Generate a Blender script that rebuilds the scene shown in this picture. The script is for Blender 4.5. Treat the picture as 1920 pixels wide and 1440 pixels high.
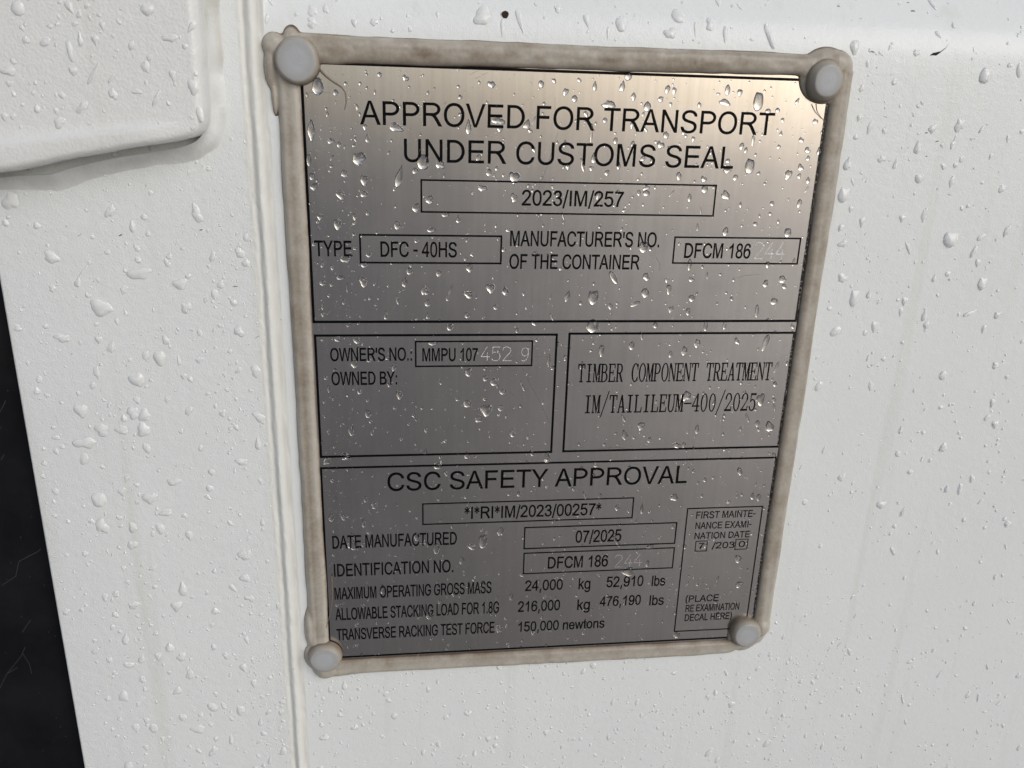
import bpy, math, random, json
import numpy as np
from mathutils import Matrix, Vector
from mathutils.geometry import delaunay_2d_cdt

# ------------------------------------------------------------------ scene, camera, light
for o in list(bpy.data.objects):
    bpy.data.objects.remove(o, do_unlink=True)
S = bpy.context.scene
COL = S.collection
S.render.engine = 'CYCLES'
S.cycles.use_denoising = True
S.cycles.max_bounces = 24
S.cycles.diffuse_bounces = 10
S.cycles.glossy_bounces = 10
S.cycles.transmission_bounces = 16
S.cycles.caustics_refractive = True
S.cycles.caustics_reflective = True

# All lengths below are millimetres in the frame of the data plate: x to the right, z up,
# h out of the wall towards the viewer, origin at the top left corner of the plate's black border.
Z0 = 1500.0                                     # the plate hangs 1.5 m above the ground
CAM = np.array([29.770619736, -258.467796698, -8.719652206])   # x, depth, z
FPX = 1551.776
RM = np.array([[0.9923411340, -0.0291491133, -0.1200391726],
               [-0.0115263689, 0.9456700979, -0.3249233890],
               [0.1229886848, 0.3238184600, 0.9380913540]])    # rows: right, down, forward in (x, -z, depth)

cam_d = bpy.data.cameras.new('camera')
cam = bpy.data.objects.new('camera', cam_d)
COL.objects.link(cam)
def ax(r): return Vector((r[0], r[2], -r[1]))
cx, cy, cz = ax(RM[0]), -ax(RM[1]), -ax(RM[2])
M = Matrix(((cx.x, cy.x, cz.x, CAM[0] / 1000), (cx.y, cy.y, cz.y, CAM[1] / 1000),
            (cx.z, cy.z, cz.z, (CAM[2] + Z0) / 1000), (0, 0, 0, 1)))
cam.matrix_world = M
cam_d.sensor_fit = 'HORIZONTAL'
cam_d.sensor_width = 9.8
cam_d.lens = 9.8 * FPX / 1920
cam_d.clip_start = 0.01
cam_d.clip_end = 500
cam_d.dof.use_dof = True
cam_d.dof.focus_distance = 0.268
cam_d.dof.aperture_fstop = 8.0
S.camera = cam

SUN_EL, SUN_AZ = 28.0, 35.0                     # azimuth to the right of the wall's outward normal
w = bpy.data.worlds.new('World'); S.world = w; w.use_nodes = True
nt = w.node_tree; nt.nodes.clear()
sky = nt.nodes.new('ShaderNodeTexSky'); sky.sky_type = 'NISHITA'; sky.sun_disc = False
sky.sun_elevation = math.radians(SUN_EL)
sky.sun_rotation = math.radians(180 - SUN_AZ)
sky.air_density = 1.0; sky.dust_density = 2.2; sky.ozone_density = 1.0
hs = nt.nodes.new('ShaderNodeHueSaturation'); hs.inputs['Saturation'].default_value = 0.70
bg = nt.nodes.new('ShaderNodeBackground'); bg.inputs['Strength'].default_value = 0.105
wo = nt.nodes.new('ShaderNodeOutputWorld')
nt.links.new(sky.outputs[0], hs.inputs['Color']); nt.links.new(hs.outputs[0], bg.inputs[0]); nt.links.new(bg.outputs[0], wo.inputs[0])

sun_d = bpy.data.lights.new('sun', 'SUN'); sun = bpy.data.objects.new('sun', sun_d); COL.objects.link(sun)
sun_d.energy = 1.02; sun_d.angle = math.radians(42); sun_d.color = (1.0, 0.995, 0.985)
sd = Vector((math.sin(math.radians(SUN_AZ)) * math.cos(math.radians(SUN_EL)),
             -math.cos(math.radians(SUN_AZ)) * math.cos(math.radians(SUN_EL)), math.sin(math.radians(SUN_EL))))
sun.rotation_euler = sd.to_track_quat('Z', 'Y').to_euler()
sun.location = sd * 3 + Vector((0, 0, 2))

S.view_settings.view_transform = 'Standard'
S.view_settings.look = 'None'
S.view_settings.exposure = 0.0
S.view_settings.gamma = 1.0
S.view_settings.use_curve_mapping = False

# ------------------------------------------------------------------ helpers
rng = random.Random(7)
NR = np.random.RandomState(5)

def at(px, py, h=0.0):
    """photo pixel (1920 wide) -> (x, z) on the plane h mm in front of the plate"""
    d = RM.T @ np.array([(px - 960) / FPX, (py - 720) / FPX, 1.0])
    C = np.array([CAM[0], -CAM[2], CAM[1]])
    s = (-h - C[2]) / d[2]
    P = C + d * s
    return P[0], -P[1]

def W(x, z, h): return (x / 1000, -h / 1000, (z + Z0) / 1000)

ORG = {}
def empty(name, x, z, h, label, cat, group=None):
    o = bpy.data.objects.new(name, None); COL.objects.link(o)
    o.location = W(x, z, h); o.empty_display_size = 0.01
    o['label'] = label; o['category'] = cat
    if group: o['group'] = group
    ORG[o.name] = Vector(W(x, z, h))
    return o

def mesh_obj(name, verts, faces, mat, parent=None, smooth=False, label=None, origin=None):
    """verts in (x, z, h) mm"""
    v = np.asarray(verts, float)
    P = np.stack([v[:, 0] / 1000, -v[:, 2] / 1000, (v[:, 1] + Z0) / 1000], 1)
    off = np.array(ORG[parent.name]) if parent else (np.array(W(*origin)) if origin else np.zeros(3))
    me = bpy.data.meshes.new(name)
    me.from_pydata((P - off).tolist(), [], [tuple(int(i) for i in f) for f in faces])
    me.update()
    if smooth:
        me.polygons.foreach_set('use_smooth', [True] * len(me.polygons))
    o = bpy.data.objects.new(name, me); COL.objects.link(o)
    me.materials.append(mat)
    if parent:
        o.parent = parent
    elif origin:
        o.location = W(*origin)
    ORG[o.name] = Vector(off)
    if label: o['label'] = label
    return o

def fix_normals(o, out=(0, -1, 0)):
    """flip the whole mesh when its faces look into the wall"""
    me = o.data
    s = sum((p.normal.x * out[0] + p.normal.y * out[1] + p.normal.z * out[2]) * p.area for p in me.polygons)
    if s < 0: me.flip_normals()
    return o

def grid_faces(nr, nc, off=0):
    f = []
    for i in range(nr - 1):
        for j in range(nc - 1):
            a = off + i * nc + j
            f.append((a, a + 1, a + nc + 1, a + nc))
    return f

def vnoise(x, y, seed=0):
    """smooth value noise on arrays"""
    x = np.asarray(x, float); y = np.asarray(y, float)
    xi = np.floor(x).astype(int); yi = np.floor(y).astype(int)
    xf = x - xi; yf = y - yi
    def hsh(a, b):
        n = (a * 374761393 + b * 668265263 + seed * 1274126177) & 0x7fffffff
        n = ((n ^ (n >> 13)) * 1274126177) & 0x7fffffff
        return ((n ^ (n >> 16)) & 0xffff) / 65535.0
    u = xf * xf * (3 - 2 * xf); v = yf * yf * (3 - 2 * yf)
    a = hsh(xi, yi) * (1 - u) + hsh(xi + 1, yi) * u
    b = hsh(xi, yi + 1) * (1 - u) + hsh(xi + 1, yi + 1) * u
    return (a * (1 - v) + b * v) * 2 - 1

def sstep(a, b, x):
    t = np.clip((x - a) / (b - a), 0, 1)
    return t * t * (3 - 2 * t)

# ------------------------------------------------------------------ materials
def mat_new(name):
    m = bpy.data.materials.new(name); m.use_nodes = True
    n = m.node_tree; n.nodes.clear()
    out = n.nodes.new('ShaderNodeOutputMaterial'); b = n.nodes.new('ShaderNodeBsdfPrincipled')
    n.links.new(b.outputs[0], out.inputs[0])
    return m, n, b

def N(n, t, **kw):
    nd = n.nodes.new(t)
    for k, v in kw.items():
        if k in nd.inputs: nd.inputs[k].default_value = v
        else: setattr(nd, k, v)
    return nd

def coords(n, scale=(1, 1, 1)):
    tc = N(n, 'ShaderNodeTexCoord'); mp = N(n, 'ShaderNodeMapping'); mp.inputs['Scale'].default_value = scale
    n.links.new(tc.outputs['Object'], mp.inputs[0])
    return mp.outputs[0]

def ramp(n, fac, stops):
    r = N(n, 'ShaderNodeValToRGB'); e = r.color_ramp.elements
    while len(e) < len(stops): e.new(0.5)
    for el, (p, c) in zip(e, stops):
        el.position = p; el.color = c if len(c) == 4 else (*c, 1)
    n.links.new(fac, r.inputs[0]); return r.outputs[0]

def paint(name, col, peel=1.0, peel_scale=900, rough=0.42, dirt_and_shade=0.0):
    m, n, b = mat_new(name)
    c = coords(n)
    big = N(n, 'ShaderNodeTexNoise', Scale=14.0, Detail=4.0, Roughness=0.6); n.links.new(c, big.inputs[0])
    var = ramp(n, big.outputs[0], [(0.3, tuple(x * 0.955 for x in col)), (0.7, col)])
    colo = var
    # sparse dark grit on the paint
    vo = N(n, 'ShaderNodeTexVoronoi', Scale=230.0); n.links.new(c, vo.inputs[0])
    gr = N(n, 'ShaderNodeTexNoise', Scale=60.0, Detail=2.0); n.links.new(c, gr.inputs[0])
    lt = N(n, 'ShaderNodeMath', operation='LESS_THAN'); n.links.new(vo.outputs[0], lt.inputs[0]); lt.inputs[1].default_value = 0.055
    gt = N(n, 'ShaderNodeMath', operation='GREATER_THAN'); n.links.new(gr.outputs[0], gt.inputs[0]); gt.inputs[1].default_value = 0.58
    mu = N(n, 'ShaderNodeMath', operation='MULTIPLY'); n.links.new(lt.outputs[0], mu.inputs[0]); n.links.new(gt.outputs[0], mu.inputs[1])
    mu2 = N(n, 'ShaderNodeMath', operation='MULTIPLY'); n.links.new(mu.outputs[0], mu2.inputs[0]); mu2.inputs[1].default_value = 0.55
    mx = N(n, 'ShaderNodeMix', data_type='RGBA'); mx.inputs[7].default_value = (0.22, 0.20, 0.18, 1)
    n.links.new(mu2.outputs[0], mx.inputs[0]); n.links.new(colo, mx.inputs[6]); colo = mx.outputs[2]
    rs = N(n, 'ShaderNodeTexNoise', Scale=110.0, Detail=4.0, Roughness=0.6); n.links.new(coords(n, (1, 1, 0.035)), rs.inputs[0])
    mr = N(n, 'ShaderNodeMix', data_type='RGBA', blend_type='MULTIPLY'); mr.inputs[0].default_value = 1.0
    n.links.new(colo, mr.inputs[6]); n.links.new(ramp(n, rs.outputs[0], [(0.56, (1, 1, 1)), (0.74, (0.93, 0.925, 0.90))]), mr.inputs[7]); colo = mr.outputs[2]
    if dirt_and_shade:
        at_ = N(n, 'ShaderNodeAttribute', attribute_name='dirt_and_shade')
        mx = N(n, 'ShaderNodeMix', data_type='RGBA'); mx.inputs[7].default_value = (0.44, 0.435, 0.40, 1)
        md = N(n, 'ShaderNodeMath', operation='MULTIPLY'); n.links.new(at_.outputs['Fac'], md.inputs[0]); md.inputs[1].default_value = dirt_and_shade
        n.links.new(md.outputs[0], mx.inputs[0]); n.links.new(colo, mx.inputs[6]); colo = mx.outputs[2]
    n.links.new(colo, b.inputs['Base Color'])
    b.inputs['Roughness'].default_value = rough
    b.inputs['Specular IOR Level'].default_value = 0.45
    # orange peel
    p1 = N(n, 'ShaderNodeTexNoise', Scale=float(peel_scale), Detail=3.0, Roughness=0.55); n.links.new(c, p1.inputs[0])
    p2 = N(n, 'ShaderNodeTexNoise', Scale=float(peel_scale) * 0.22, Detail=2.0, Roughness=0.5); n.links.new(c, p2.inputs[0])
    ad = N(n, 'ShaderNodeMath', operation='MULTIPLY_ADD'); n.links.new(p2.outputs[0], ad.inputs[0]); ad.inputs[1].default_value = 1.1
    n.links.new(p1.outputs[0], ad.inputs[2])
    bp = N(n, 'ShaderNodeBump', Strength=1.0, Distance=0.00016 * peel)
    n.links.new(ad.outputs[0], bp.inputs['Height']); n.links.new(bp.outputs[0], b.inputs['Normal'])
    return m

WHITE = (0.762, 0.795, 0.805)
M_PANEL = paint('white_panel_paint', WHITE, 0.55, 2100, 0.30)
M_POST = paint('white_post_paint', WHITE, 0.90, 1800, 0.31)
M_SEAM = paint('white_seam_paint', (0.755, 0.77, 0.75), 0.6, 1600, 0.45, dirt_and_shade=0.5)
M_WELD = paint('white_weld_paint', WHITE, 0.8, 900, 0.36, dirt_and_shade=0.9)  # its tint mixes grime with shade painted in beside the bracket
M_BRACKET = paint('white_bracket_paint', (0.765, 0.782, 0.782), 1.0, 1300, 0.24)

def m_metal():
    m, n, b = mat_new('brushed_steel')
    c = coords(n, (1, 1, 0.018))
    br = N(n, 'ShaderNodeTexNoise', Scale=2600.0, Detail=4.0, Roughness=0.7); n.links.new(c, br.inputs[0])
    br2 = N(n, 'ShaderNodeTexNoise', Scale=500.0, Detail=3.0, Roughness=0.6); n.links.new(c, br2.inputs[0])
    c0 = coords(n)
    bl = N(n, 'ShaderNodeTexNoise', Scale=30.0, Detail=5.0, Roughness=0.62); n.links.new(c0, bl.inputs[0])
    b.inputs['Metallic'].default_value = 1.0
    col = ramp(n, bl.outputs[0], [(0.25, (0.575, 0.56, 0.55)), (0.75, (0.67, 0.655, 0.645))])
    mx = N(n, 'ShaderNodeMix', data_type='RGBA', blend_type='MULTIPLY'); mx.inputs[0].default_value = 0.5
    n.links.new(col, mx.inputs[6]); n.links.new(ramp(n, br2.outputs[0], [(0.35, (0.86, 0.86, 0.86)), (0.65, (1, 1, 1))]), mx.inputs[7])
    n.links.new(mx.outputs[2], b.inputs['Base Color'])
    ro = N(n, 'ShaderNodeMapRange'); ro.inputs['To Min'].default_value = 0.13; ro.inputs['To Max'].default_value = 0.21
    n.links.new(bl.outputs[0], ro.inputs[0]); n.links.new(ro.outputs[0], b.inputs['Roughness'])
    b.inputs['Anisotropic'].default_value = 0.45
    tg = N(n, 'ShaderNodeTangent', direction_type='UV_MAP', uv_map='brush'); n.links.new(tg.outputs[0], b.inputs['Tangent'])
    bp = N(n, 'ShaderNodeBump', Strength=0.35, Distance=0.00002)
    n.links.new(br.outputs[0], bp.inputs['Height']); n.links.new(bp.outputs[0], b.inputs['Normal'])
    return m
M_METAL = m_metal()

def simple(name, col, rough=0.5, spec=0.5, metal=0.0):
    m, n, b = mat_new(name)
    b.inputs['Base Color'].default_value = (*col, 1); b.inputs['Roughness'].default_value = rough
    b.inputs['Specular IOR Level'].default_value = spec; b.inputs['Metallic'].default_value = metal
    return m

def m_ink():
    m, n, b = mat_new('black_ink')
    c = coords(n)
    no = N(n, 'ShaderNodeTexNoise', Scale=1500.0, Detail=3.0, Roughness=0.7); n.links.new(c, no.inputs[0])
    n.links.new(ramp(n, no.outputs[0], [(0.35, (0.002, 0.002, 0.003)), (0.66, (0.005, 0.005, 0.006)), (0.80, (0.04, 0.04, 0.04))]), b.inputs['Base Color'])
    b.inputs['Roughness'].default_value = 0.35; b.inputs['Specular IOR Level'].default_value = 0.06
    return m
M_INK = m_ink()
def m_worn_ink():
    m, n, b = mat_new('worn_black_ink')
    c = coords(n)
    no = N(n, 'ShaderNodeTexNoise', Scale=1300.0, Detail=2.0, Roughness=0.6); n.links.new(c, no.inputs[0])
    n.links.new(ramp(n, no.outputs[0], [(0.54, (0.006, 0.006, 0.007)), (0.60, (0.25, 0.24, 0.23))]), b.inputs['Base Color'])
    b.inputs['Roughness'].default_value = 0.4; b.inputs['Specular IOR Level'].default_value = 0.3
    return m
M_WORN = m_worn_ink()
M_STAMP = simple('fresh_stamped_metal', (0.88, 0.875, 0.87), 0.5, 0.5, 0.15)
M_STAMP_BRIGHT = simple('bright_stamped_metal', (0.95, 0.945, 0.94), 0.5, 0.5, 0.0)
M_STAMP_DULL = simple('worn_stamped_metal', (0.60, 0.59, 0.58), 0.5, 0.5, 0.2)
M_SCRATCH = simple('scratched_metal', (0.16, 0.15, 0.145), 0.5, 0.3, 0.6)
M_RUST = simple('rust_speck', (0.035, 0.018, 0.010), 0.8, 0.3)
M_DRIP = simple('rust_run', (0.62, 0.52, 0.38), 0.35, 0.5)

def m_sealant():
    m, n, b = mat_new('dirty_sealant')
    a = N(n, 'ShaderNodeAttribute', attribute_name='dirt_and_shade')
    c = coords(n)
    n1 = N(n, 'ShaderNodeTexNoise', Scale=120.0, Detail=6.0, Roughness=0.65); n.links.new(c, n1.inputs[0])
    n2 = N(n, 'ShaderNodeTexNoise', Scale=900.0, Detail=3.0, Roughness=0.6); n.links.new(c, n2.inputs[0])
    s1 = N(n, 'ShaderNodeMath', operation='MULTIPLY_ADD'); n.links.new(n1.outputs[0], s1.inputs[0]); s1.inputs[1].default_value = 0.50
    n.links.new(a.outputs['Fac'], s1.inputs[2])
    s2 = N(n, 'ShaderNodeMath', operation='MULTIPLY_ADD'); n.links.new(n2.outputs[0], s2.inputs[0]); s2.inputs[1].default_value = 0.30
    n.links.new(s1.outputs[0], s2.inputs[2])
    col = ramp(n, s2.outputs[0], [(0.28, (0.45, 0.425, 0.38)), (0.48, (0.36, 0.325, 0.275)), (0.74, (0.23, 0.185, 0.14)), (1.0, (0.10, 0.070, 0.045))])
    n.links.new(col, b.inputs['Base Color'])
    b.inputs['Roughness'].default_value = 0.38
    b.inputs['Specular IOR Level'].default_value = 0.40
    b.inputs['Subsurface Weight'].default_value = 0.15
    b.inputs['Subsurface Radius'].default_value = (0.0012, 0.0009, 0.0006)
    b.inputs['Subsurface Scale'].default_value = 1.0
    bp = N(n, 'ShaderNodeBump', Strength=0.6, Distance=0.00012)
    n.links.new(n2.outputs[0], bp.inputs['Height']); n.links.new(bp.outputs[0], b.inputs['Normal'])
    return m
M_SEAL = m_sealant()

def m_cap():
    m, n, b = mat_new('grey_plastic_cap')
    a = N(n, 'ShaderNodeAttribute', attribute_name='dirt_and_shade')
    c = coords(n)
    n1 = N(n, 'ShaderNodeTexNoise', Scale=260.0, Detail=5.0, Roughness=0.6); n.links.new(c, n1.inputs[0])
    s1 = N(n, 'ShaderNodeMath', operation='MULTIPLY_ADD'); n.links.new(n1.outputs[0], s1.inputs[0]); s1.inputs[1].default_value = 0.35
    n.links.new(a.outputs['Fac'], s1.inputs[2])
    col = ramp(n, s1.outputs[0], [(0.12, (0.41, 0.43, 0.455)), (0.34, (0.365, 0.375, 0.385)), (0.66, (0.33, 0.295, 0.245)), (1.0, (0.15, 0.105, 0.065))])
    n.links.new(col, b.inputs['Base Color'])
    b.inputs['Roughness'].default_value = 0.42; b.inputs['Specular IOR Level'].default_value = 0.4
    n2 = N(n, 'ShaderNodeTexNoise', Scale=1400.0, Detail=3.0); n.links.new(c, n2.inputs[0])
    bp = N(n, 'ShaderNodeBump', Strength=0.5, Distance=0.0001); n.links.new(n2.outputs[0], bp.inputs['Height']); n.links.new(bp.outputs[0], b.inputs['Normal'])
    return m
M_CAP = m_cap()

def m_gasket():
    m, n, b = mat_new('black_rubber')
    c = coords(n)
    n1 = N(n, 'ShaderNodeTexNoise', Scale=45.0, Detail=6.0, Roughness=0.65); n.links.new(c, n1.inputs[0])
    base = ramp(n, n1.outputs[0], [(0.3, (0.004, 0.0045, 0.006)), (0.7, (0.011, 0.0115, 0.014))])
    vo = N(n, 'ShaderNodeTexVoronoi', Scale=330.0); n.links.new(c, vo.inputs[0])
    du = N(n, 'ShaderNodeMath', operation='LESS_THAN'); n.links.new(vo.outputs[0], du.inputs[0]); du.inputs[1].default_value = 0.05
    fa = N(n, 'ShaderNodeMath', operation='MULTIPLY'); n.links.new(du.outputs[0], fa.inputs[0]); fa.inputs[1].default_value = 0.55
    mx = N(n, 'ShaderNodeMix', data_type='RGBA'); mx.inputs[7].default_value = (0.13, 0.12, 0.11, 1)
    n.links.new(fa.outputs[0], mx.inputs[0]); n.links.new(base, mx.inputs[6])
    n.links.new(mx.outputs[2], b.inputs['Base Color'])
    b.inputs['Roughness'].default_value = 0.45; b.inputs['Specular IOR Level'].default_value = 0.14
    bp = N(n, 'ShaderNodeBump', Strength=0.4, Distance=0.0004); n.links.new(n1.outputs[0], bp.inputs['Height']); n.links.new(bp.outputs[0], b.inputs['Normal'])
    return m
M_GASKET = m_gasket()

def m_water(name, ior):
    m, n, b = mat_new(name)
    b.inputs['Base Color'].default_value = (1, 1, 1, 1)
    b.inputs['Transmission Weight'].default_value = 1.0
    b.inputs['Roughness'].default_value = 0.0
    b.inputs['IOR'].default_value = ior
    return m
M_WATER = m_water('rain_water', 1.333)
M_WATER_PAINT = m_water('rain_water_on_paint', 1.17)      # water that wets the white paint: scatters a little of the light it passes
_b = M_WATER_PAINT.node_tree.nodes['Principled BSDF']
_b.inputs['Base Color'].default_value = (0.97, 0.985, 0.99, 1)
_b.inputs['Transmission Weight'].default_value = 0.42
_b.inputs['Coat Weight'].default_value = 1.0; _b.inputs['Coat IOR'].default_value = 1.333; _b.inputs['Coat Roughness'].default_value = 0.03

def m_ground():
    m, n, b = mat_new('wet_gravel')
    c = coords(n)
    n1 = N(n, 'ShaderNodeTexNoise', Scale=3.0, Detail=8.0, Roughness=0.7); n.links.new(c, n1.inputs[0])
    n.links.new(ramp(n, n1.outputs[0], [(0.3, (0.145, 0.128, 0.122)), (0.7, (0.242, 0.219, 0.209))]), b.inputs['Base Color'])
    b.inputs['Roughness'].default_value = 0.55
    return m
M_GROUND = m_ground()

# ------------------------------------------------------------------ setting: the ground the container stands on
me = bpy.data.meshes.new('ground')
me.from_pydata([(-150, -150, 0), (150, -150, 0), (150, 150, 0), (-150, 150, 0)], [], [(0, 1, 2, 3)])
me.materials.append(M_GROUND)
gr = bpy.data.objects.new('ground', me); COL.objects.link(gr); gr['kind'] = 'structure'

# ------------------------------------------------------------------ the container wall
POST_H, PANEL_H, POST_EDGE = 0.5, -0.8, -90.4
FOLD_Z, FOLD_R, FOLD_A = 6.5, 22.0, math.radians(36)

def fold_profile(z):
    """height of the plate panel: flat, then leaning back above the fold"""
    z = np.asarray(z, float)
    a = FOLD_R * math.sin(FOLD_A)
    h = np.zeros_like(z)
    t = z - FOLD_Z
    m1 = (t > 0) & (t <= a); h[m1] = -(FOLD_R - np.sqrt(FOLD_R ** 2 - t[m1] ** 2))
    m2 = t > a; h[m2] = -(FOLD_R * (1 - math.cos(FOLD_A))) - (t[m2] - a) * math.tan(FOLD_A)
    return PANEL_H + np.maximum(h, -38)

container = empty('shipping_container', -11, -600, 0,
                  'white painted steel shipping container wall wet with rain, behind the metal data plate', 'container')
zs = np.concatenate([np.linspace(-1480, -320, 5), np.linspace(-300, 8, 60), np.linspace(9.5, 16, 20), np.linspace(18, 90, 10), np.linspace(110, 900, 6)])
xs = np.concatenate([np.linspace(-9.6, 330, 90), np.linspace(360, 1800, 6)])
X, Z = np.meshgrid(xs, zs)
Hh = fold_profile(Z) + 0.25 * vnoise(X / 90, Z / 120, 3)* sstep(170, 230, X)
fix_normals(mesh_obj('wall_panel', np.stack([X.ravel(), Z.ravel(), Hh.ravel()], 1), grid_faces(len(zs), len(xs)), M_PANEL, container, True))

# post: flat face with a rounded left edge, returning into the wall
def prof_extrude(name, prof, z0, z1, nz, mat, smooth=True):
    zz = np.linspace(z0, z1, nz); v = []
    for z in zz:
        for (x, h) in prof: v.append((x, z, h))
    return fix_normals(mesh_obj(name, v, grid_faces(nz, len(prof)), mat, container, smooth))
pr = [(POST_EDGE, -9.0), (POST_EDGE, -1.2)]
for k in range(6):
    a = math.pi - k / 5 * math.pi / 2
    pr.append((POST_EDGE + 0.9 + 0.9 * math.cos(a), POST_H - 0.9 + 0.9 * math.sin(a)))
pr += [(-60, POST_H), (-40, POST_H), (-17.0, POST_H)]
prof_extrude('corner_post', pr, -1480, 900, 40, M_POST)

# painted-over sealed seam between post and panel: groove, ridge, groove
sx = np.linspace(-17.0, -9.6, 75)
sz = np.concatenate([np.linspace(-1480, -330, 4), np.arange(-320, 60, 0.9), np.linspace(70, 900, 4)])
X, Z = np.meshgrid(sx, sz)
wob = 0.16 * vnoise(Z / 14, Z * 0 + 3.3, 11) + 0.10 * vnoise(Z / 4, Z * 0 + 7.7, 12)
Xw = X - wob
base = POST_H + (PANEL_H - POST_H) * sstep(-12.4, -9.8, X)
edge = sstep(-17.0, -16.2, X) * (1 - sstep(-10.2, -9.6, X))
dep = 1.0 + 0.35 * vnoise(Z / 9, Z * 0 + 1.1, 21)
H1 = -0.36 * dep * np.exp(-((Xw + 14.85) / 0.75) ** 2) + 0.52 * np.exp(-((Xw + 13.15) / 1.0) ** 2) \
     - 0.50 * dep * np.exp(-((Xw + 11.05) / 0.8) ** 2) + 0.10 * vnoise(X / 0.9, Z / 1.6, 31)
Hh = base + edge * H1
# where the plate panel leans back the seam follows it on its right hand side
seam = fix_normals(mesh_obj('sealed_seam', np.stack([X.ravel(), Z.ravel(), Hh.ravel()], 1), grid_faces(len(sz), len(sx)), M_SEAM, container, True))
d = (np.exp(-((Xw + 14.9) / 0.55) ** 2) + 1.1 * np.exp(-((Xw + 11.0) / 0.65) ** 2)) * (0.65 + 0.35 * vnoise(X * 0, Z / 6, 41)) + 0.10
att = seam.data.attributes.new('dirt_and_shade', 'FLOAT', 'POINT'); att.data.foreach_set('value', np.clip(d, 0, 1).ravel().astype(np.float32))
# side of the seam above the fold, where the panel has leaned away
v = [(-9.6, z, PANEL_H) for z in (0, 12, 40, 120, 900)] + [(-9.6, z, -45) for z in (0, 12, 40, 120, 900)]
f = [(i, i + 1, i + 6, i + 5) for i in range(4)]
fix_normals(mesh_obj('post_return', v, f, M_SEAM, container), (1, 0, 0))

# black rubber beside the post
v = []; gx = np.linspace(-420, POST_EDGE + 0.0, 60); gz = np.linspace(-1480, 900, 60)
X, Z = np.meshgrid(gx, gz)
Hh = -5.0 + 0.5 * vnoise(X / 14, Z / 40, 51) - 6 * sstep(-100, -92.5, X) * 0.35
fix_normals(mesh_obj('rubber_seal', np.stack([X.ravel(), Z.ravel(), Hh.ravel()], 1), grid_faces(60, 60), M_GASKET, container, True))

SCUFF = [[(0, 1100), (30, 1080), (36, 1052), (70, 1036), (76, 1030)], [(0, 1290), (14, 1262), (40, 1230), (48, 1212)], [(42, 1185), (52, 1170), (58, 1162)], [(0, 772), (6, 760), (9, 752)],
         [(44, 1225), (56, 1244), (60, 1262)], [(14, 1262), (34, 1250)], [(2, 862), (8, 852)]]
M_SCUFF = simple('grey_scuff', (0.042, 0.040, 0.039), 0.7, 0.3)
for pl in SCUFF:
    P = []
    for (px, py) in pl:
        x_, z_ = at(px, py, -5.0)
        P.append((x_, z_, -5.0 + 0.5 * float(vnoise(np.array([x_ / 14]), np.array([z_ / 40]), 51)[0]) - 2.1 * float(sstep(-100, -92.5, np.array([x_]))[0]) + 0.14))
    V = []
    for i, q in enumerate(P):
        d_ = np.array(P[min(i + 1, len(P) - 1)][:2]) - np.array(P[max(i - 1, 0)][:2]); d_ /= np.linalg.norm(d_); nn = np.array([-d_[1], d_[0]]) * 0.10
        V += [(q[0] + nn[0], q[1] + nn[1], q[2]), (q[0] - nn[0], q[1] - nn[1], q[2])]
    fix_normals(mesh_obj('scuff', V, [(2 * i, 2 * i + 1, 2 * i + 3, 2 * i + 2) for i in range(len(P) - 1)], M_SCUFF, container))

def orient(o):
    import bmesh
    b = bmesh.new(); b.from_mesh(o.data); bmesh.ops.recalc_face_normals(b, faces=b.faces); b.to_mesh(o.data); b.free()
    return o

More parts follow.
